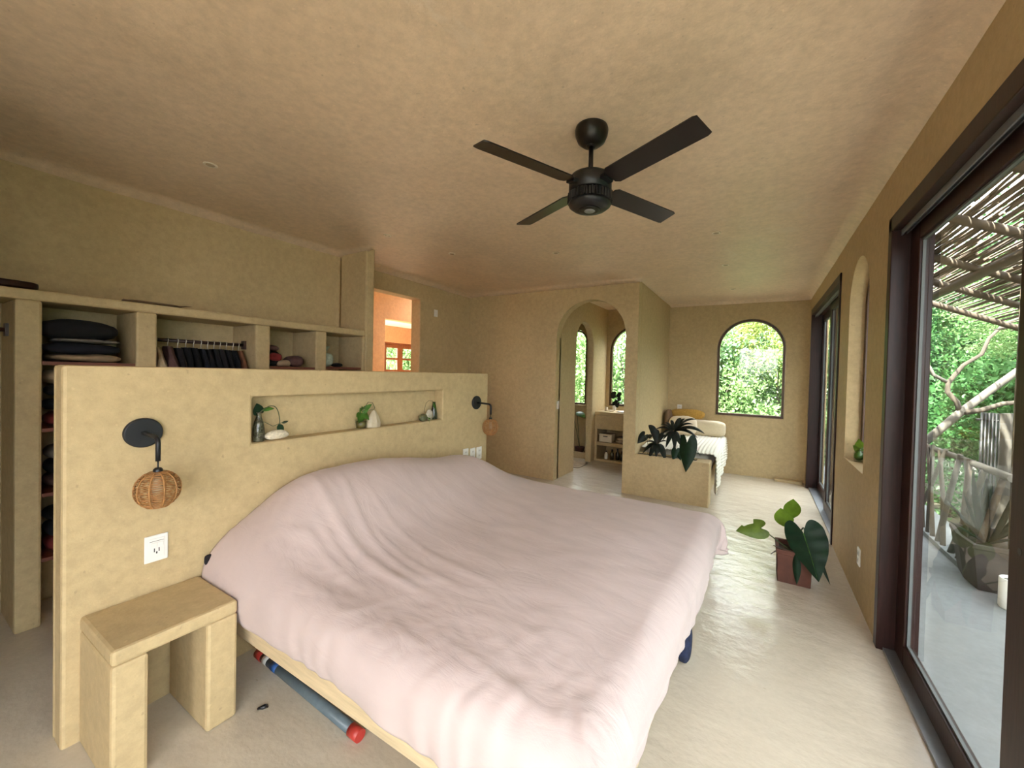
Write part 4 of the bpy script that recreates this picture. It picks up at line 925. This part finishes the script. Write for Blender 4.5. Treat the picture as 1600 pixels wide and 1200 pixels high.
for v in range(6):
    ln = 1.35 + .15 * v; r0 = rnd.uniform(.007, .012)
    pts = [(0, -ln / 2, 0), (rnd.uniform(-.02, .02), -ln * .2, .004), (rnd.uniform(-.02, .02), ln * .2, 0), (0, ln / 2, 0)]
    bm = T(pts, [r0, r0, r0 * .9, r0 * .8], 5); me = bpy.data.meshes.new('cane'); bm.to_mesh(me); bm.free(); me.materials.append(M['cane']); canes.append(me)
base = worldloc(pg); cnt = 0
x = .82
while x < 2.5:
    for y0 in (2.7, 3.6, 4.4, 5.08):
        if rnd.random() < .10 or cnt >= 298: continue
        o = bpy.data.objects.new('cane', canes[rnd.randrange(6)]); COL.objects.link(o); o.parent = pg
        xx = x + rnd.uniform(-.012, .012); o.location = V(xx, y0 + rnd.uniform(-.15, .1), roofz(xx) + rnd.uniform(-.006, .012)) - base
        o.rotation_euler = (rnd.uniform(-.012, .012), 0, rnd.uniform(-.02, .02)); cnt += 1
    x += rnd.uniform(.017, .029)
bm = bmesh.new(); x = .82
while x < 2.5:
    for y0 in (1.35, 2.05):
        xx = x + rnd.uniform(-.012, .012); tube(bm, [(xx, y0 - .75, roofz(xx)), (xx + rnd.uniform(-.02, .02), y0 - .2, roofz(xx) + .006), (xx, y0 + .2, roofz(xx) + .004), (xx + rnd.uniform(-.02, .02), y0 + .72, roofz(xx))], rnd.uniform(.008, .011), 5)
    x += rnd.uniform(.015, .026)
obj('shade_cane_mat', bm, 'cane', pg, kind='stuff')  # unseen nearer stretch of roof, added to cut sky light at the door
rl = thing('stick_railing', 'rustic terrace railing of leaning pale branches', 'railing', (1.55, 5.4, 0))
obj('top_rail', T([(1.57, 4.02, .845), (1.6, 5.0, .83), (1.60, 6.0, .815), (1.6, 7.6, .81)], [.03, .028, .03, .03], 8), 'bark', rl)
obj('bottom_kerb', B((1.47, 1.53, 4.3, 7.6, -.012, .03)), 'terrace', rl)
y = 4.25
while y < 7.5:
    h = .83; dy = rnd.choice((1, 1, -1)) * rnd.uniform(.12, .5); r0 = rnd.uniform(.018, .030)
    obj('stick', T([(1.50, y, .0), (1.53 + rnd.uniform(-.01, .02), y + dy * .5 + rnd.uniform(-.02, .02), h * .5), (1.575, y + dy, h + rnd.uniform(.0, .05))], [r0, r0 * .92, r0 * .8], 7), ('bark', 'pole')[rnd.random() < .5], rl); y += rnd.uniform(.10, .16)
# stone trough with agave, white pot
tg = thing('agave_trough', 'brown concrete trough with a dark agave on the terrace', 'planter', (1.6, 4.12, -.012))
def trough():
    bm = bmesh.new()
    def ring(k, z, s=1.0):
        o = [(1.41, 4.05), (1.62, 4.05), (1.92, 4.06), (1.95, 4.45), (1.6, 4.60), (1.44, 4.53), (1.40, 4.28)]
        cx, cy = 1.66, 4.3
        return [bm.verts.new((cx + (x - cx) * k, cy + (y - cy) * k, z)) for x, y in o]
    r = [ring(.86, -.01), ring(1.04, .30), ring(1.07, .305), ring(1.07, .335), ring(.96, .335), ring(.84, .12)]
    bm.faces.new(r[0][::-1])
    for a, b in zip(r, r[1:]):
        n = len(a)
        for k in range(n): bm.faces.new((a[k], a[(k + 1) % n], b[(k + 1) % n], b[k]))
    bm.faces.new(r[-1]); return bm
obj('trough_body', trough(), 'stonepot', tg, bev=.01)
obj('soil', L([(.17, .13), (.195, .285), (.02, .30)], (1.66, 4.3, 0), 12), 'soil', tg)
AC = V(1.56, 4.30, .28)
for i, (tx, ty, tz, w) in enumerate(((1.47, 4.30, .84, .8), (1.33, 4.28, .42, .75), (1.42, 4.3, .66, .75), (1.68, 4.25, .76, .75), (1.66, 4.2, .42, .8), (1.75, 4.3, .62, .75), (1.57, 4.35, .78, .8), (1.40, 4.2, .38, .8), (1.62, 4.05, .42, .75), (1.52, 4.2, .70, .85), (1.80, 4.35, .50, .8), (1.36, 4.4, .55, .75))):
    obj('leaf', leaf(AC, (tx, ty, tz), (AC.x - tx + .01, AC.y - ty - .2, .9), STRAP, w * .72, droop=.05 if tz < .6 else 0, fold=.5), 'agave', tg)
wp = thing('white_pot', 'small white round pot in front of the terrace trough', 'pot', (1.53, 3.87, -.012))
obj('body', L([(.055, -.012), (.062, 0), (.062, .19), (.055, .195), (.05, .17), (.01, .17)], (1.53, 3.87, 0), 24), 'white', wp); obj('soil', L([(.05, .12), (.051, .175), (.01, .18)], (1.53, 3.87, 0), 16), 'soil', wp)
bp_ = thing('bar_fence', 'dark vertical bar fence beyond the stick railing', 'fence', (2.18, 5.95, -1.1))
for i in range(8): obj('bar', T([(2.10 + .022 * i, 6.0 - .012 * i, -1.1), (2.10 + .022 * i, 6.0 - .012 * i, 1.20)], .012, 6), 'black', bp_)
obj('cross_rail', T([(2.06, 6.02, 1.12), (2.30, 5.9, 1.12)], .012, 6), 'black', bp_)

# ------------------------------------------------------------------ trees
def leaves_mesh(name, n, mat, size, seed, rad=(1.6, 1.6, 1.8), clumps=60, sp=.34, long=1.7):
    rg = np.random.default_rng(seed)
    d = rg.normal(size=(clumps, 3)); d /= np.linalg.norm(d, axis=1)[:, None]
    cen = d * (rg.uniform(.25, 1.0, (clumps, 1)) ** .6) * np.array(rad)
    c = cen[rg.integers(0, clumps, n)] + rg.normal(size=(n, 3)) * sp * np.array([1, 1, .7])
    a = rg.normal(size=(n, 3)); a[:, 2] -= .4; a /= np.linalg.norm(a, axis=1)[:, None]
    b = np.cross(a, rg.normal(size=(n, 3)) * .6 + np.array([0, 0, 1])); b /= np.linalg.norm(b, axis=1)[:, None] + 1e-9
    s = (size * rg.uniform(.6, 1.3, (n, 1)))
    nrm = np.cross(a, b)
    v = np.stack([c - a * s * long / 2, c + b * s * .42 + nrm * s * .12, c + a * s * long / 2, c - b * s * .42 + nrm * s * .12], 1).reshape(-1, 3)
    me = bpy.data.meshes.new(name); me.vertices.add(4 * n); me.vertices.foreach_set('co', v.ravel())
    me.loops.add(4 * n); me.loops.foreach_set('vertex_index', np.arange(4 * n, dtype=np.int32))
    me.polygons.add(n); me.polygons.foreach_set('loop_start', np.arange(0, 4 * n, 4, dtype=np.int32))
    me.update(calc_edges=True); me.materials.append(M[mat]); return me
FOL = [leaves_mesh('foliage', 13000, 'leafA', .062, 1, sp=.26), leaves_mesh('foliage', 13000, 'leafB', .062, 2, sp=.26), leaves_mesh('foliage', 10000, 'leafC', .066, 3, sp=.26), leaves_mesh('foliage', 13000, 'leafA', .055, 4, (1.3, 1.3, 2.2), sp=.26),
       leaves_mesh('foliage', 13000, 'leafD', .062, 5, sp=.26), leaves_mesh('foliage', 13000, 'leafE', .062, 6, sp=.26), None, leaves_mesh('foliage', 13000, 'leafD', .055, 7, (1.3, 1.3, 2.2), sp=.26)]
def trunk_pts(x, y, z0, z1, lean, rg):
    return [(x + lean[0] * t + rg.uniform(-.06, .06), y + lean[1] * t + rg.uniform(-.06, .06), z0 + (z1 - z0) * t) for t in (0, .3, .6, 1)]
def tree(x, y, zc, kind, scale, label, group, seed, bark='bark', lean=(0, 0), rot=None, tr=.07):
    rg = random.Random(seed)
    t = thing('tree', label, 'tree', (x, y, -1.1), group)
    f = bpy.data.objects.new('foliage', FOL[kind]); COL.objects.link(f); f.parent = t; f.location = (lean[0], lean[1], zc + 1.1); f.scale = (scale,) * 3
    f.rotation_euler = (rg.uniform(-.3, .3), rg.uniform(-.3, .3), rg.uniform(0, 6.28)); f['kind'] = 'stuff'
    p = trunk_pts(x, y, -1.1, zc + .9 * scale, lean, rg)
    obj('trunk', T(p, [tr, tr * .85, tr * .65, tr * .3], 8), bark, t)
    for k in range(3):
        a = rg.uniform(0, 6.28); q = Vector(p[2]) if k else Vector(p[1]).lerp(Vector(p[2]), .6)
        obj('branch', T(curve3(q, q + V(math.cos(a) * .4, math.sin(a) * .4, .5), q + V(math.cos(a) * 1.0, math.sin(a) * 1.0, 1.1 * scale), 5), [tr * .5, tr * .45, tr * .4, tr * .3, tr * .2, tr * .1], 6), bark, t)
    return t
G1, G2, G3, G4 = 'trees beyond the far arched windows', 'trees beyond the terrace', 'second row of trees beyond the far wall', 'trees beyond the distant rooms'
L1 = ['pale barked leafy tree close behind the far arched windows', 'deep green leafy tree close behind the far arched windows', 'yellow green tree close behind the far arched windows', 'slender bright tree close behind the far arched windows']
P1 = ['behind the narrow shower window', 'behind the arched bathroom window', 'just left of the big far arched window', 'at the left edge of the big far arched window', 'high at the right of the big far arched window',
      'rising in the middle of the big far arched window', 'low at the right of the big far arched window', 'behind the far sliding door end of the house', 'behind the closed wall of the shower']
i = 0
for (x, y, zc, kd, s_) in ((-5.4, 12.2, 1.7, 0, 1.25), (-3.4, 11.8, 1.3, 3, 1.25), (-1.9, 12.6, 1.5, 1, 1.25), (-.75, 11.6, .9, 3, 1.0), (.55, 12.4, 2.9, 2, .9), (-.5, 13.2, 2.3, 0, 1.2), (.7, 12.0, .8, 0, 1.0), (2.6, 12.8, 2.0, 1, 1.2), (-7.2, 12.6, 1.6, 1, 1.3)):
    tree(x, y, zc, kd, s_, L1[kd].replace('close behind the far arched windows', P1[i]), G1, i, tr=.06, lean=(random.uniform(-.4, .4), 0)); i += 1
for (x, y, zc, kd, s_) in ((-7.2, 15.6, 1.2, 0, 1.4), (-4.3, 16, .6, 1, 1.4), (-1.7, 16, 1.2, 0, 1.3), (.6, 16.4, 1.0, 1, 1.4), (4.0, 15.6, 1.4, 1, 1.4)):
    tree(x, y, zc, kd, s_, 'tall background tree, %s from the left in the row behind the window trees' % ORD[i - 9], G3, i, tr=.09); i += 1
for (x, y, zc, kd, s_) in ((4.0, 8.6, 1.4, 0, .95), (4.9, 10.4, 2.4, 1, 1.2), (3.3, 10.6, .9, 3, 1.0), (5.0, 7.8, .8, 0, 1.1), (6.6, 9.6, 2.2, 0, 1.35), (7.4, 12, 2.8, 1, 1.5), (4.1, 6.6, .0, 3, .8), (5.6, 6.2, 1.1, 1, 1.0), (5.0, 13, 2.0, 0, 1.4), (7.8, 8.2, 1.4, 1, 1.3), (3.6, 9.4, 3.2, 3, .8), (4.3, 4.4, .8, 1, .95), (4.2, 2.7, 1.1, 1, .95), (4.3, 1.0, 1.1, 1, 1.0), (4.6, -.8, .5, 1, 1.0)):  # last four stand out of view, added to dim the near door
    tree(x, y, zc, kd + 4, s_, ('bright green feathery tree', 'deep green feathery tree', '', 'slender bright feathery tree')[kd] + ', %s planted beyond the terrace railing' % ORD[i - 14], G2, i, 'barkdark', tr=.05); i += 1
for (x, y, zc, kd, s_) in ((-9.6, 7.9, 1.6, 0, 1.0), (-10.4, 9.4, 1.2, 3, 1.0), (-11.5, 10, 2.2, 0, 1.2)):
    tree(x, y, zc, kd, s_, 'tree seen through the small panes of the distant window, %s of three' % ORD[i - 29], G4, i); i += 1
for (x, y, zc, kd, s_) in ((-2.6, -9, .2, 1, 1.1), (-.6, -9.3, .1, 0, 1.1), (1.4, -9, .3, 1, 1.1), (3.2, -9.5, .2, 0, 1.1)):  # unseen hedge, added to darken the sky reflection in the far window
    tree(x, y, zc, kd, s_, 'low unseen hedge tree added behind the house, %s of four' % ORD[i - 32], 'unseen hedge trees added to darken reflections', i); i += 1
# the big pale limb leaning across the door view
bt = thing('leaning_tree', 'thick pale leaning tree limb crossing behind the terrace railing', 'tree', (1.5, 6.9, -1.1))
Y0 = 6.5
obj('limb', T([(1.45, 6.7, .3), (1.77, Y0, .74), (2.09, Y0, 1.157), (2.32, Y0, 1.42), (2.536, Y0, 1.66), (2.9, 6.4, 2.05)], [.05, .045, .042, .038, .036, .03], 10), 'bark', bt)
obj('limb', T([(1.45, 6.7, .3), (1.3, 6.85, -.4), (1.3, 6.9, -1.1)], [.05, .07, .09], 10), 'bark', bt)
obj('branch', T([(2.09, Y0, 1.157), (2.06, Y0, 1.284), (1.975, Y0, 1.40), (1.98, Y0, 1.51), (2.10, Y0, 1.72), (2.25, Y0, 1.85), (2.3, Y0, 2.03), (2.42, Y0, 2.2), (2.62, Y0, 2.3)], [.03, .028, .028, .026, .022, .02, .018, .015, .01], 8), 'barkdark', bt)
obj('branch', T([(1.98, Y0, 1.51), (1.85, Y0, 1.60), (1.76, Y0, 1.80), (1.70, Y0, 1.95)], [.02, .02, .017, .012], 8), 'bark', bt)
obj('branch', T([(2.09, Y0, 1.157), (2.25, 6.45, 1.20), (2.40, 6.4, 1.29), (2.62, 6.4, 1.33)], [.032, .03, .024, .02], 8), 'barkdark', bt)
fo = bpy.data.objects.new('foliage', FOL[3]); COL.objects.link(fo); fo.parent = bt; fo.location = (1.3, .3, 3.6); fo.scale = (.45, .45, .3); fo['kind'] = 'stuff'
sk = thing('weathered_stump', 'thick weathered grey trunk standing beyond the terrace trough', 'trunk', (1.93, 5.0, -1.1))
obj('bole', T([(1.93, 5.0, -1.1), (1.91, 5.0, .2), (1.93, 5.0, .9), (1.90, 5.0, 1.25)], [.09, .075, .065, .04], 10), 'bark', sk)
obj('fork', T([(1.93, 5.0, .9), (2.0, 5.0, 1.2), (1.97, 5.0, 1.45)], [.05, .04, .02], 8), 'bark', sk)
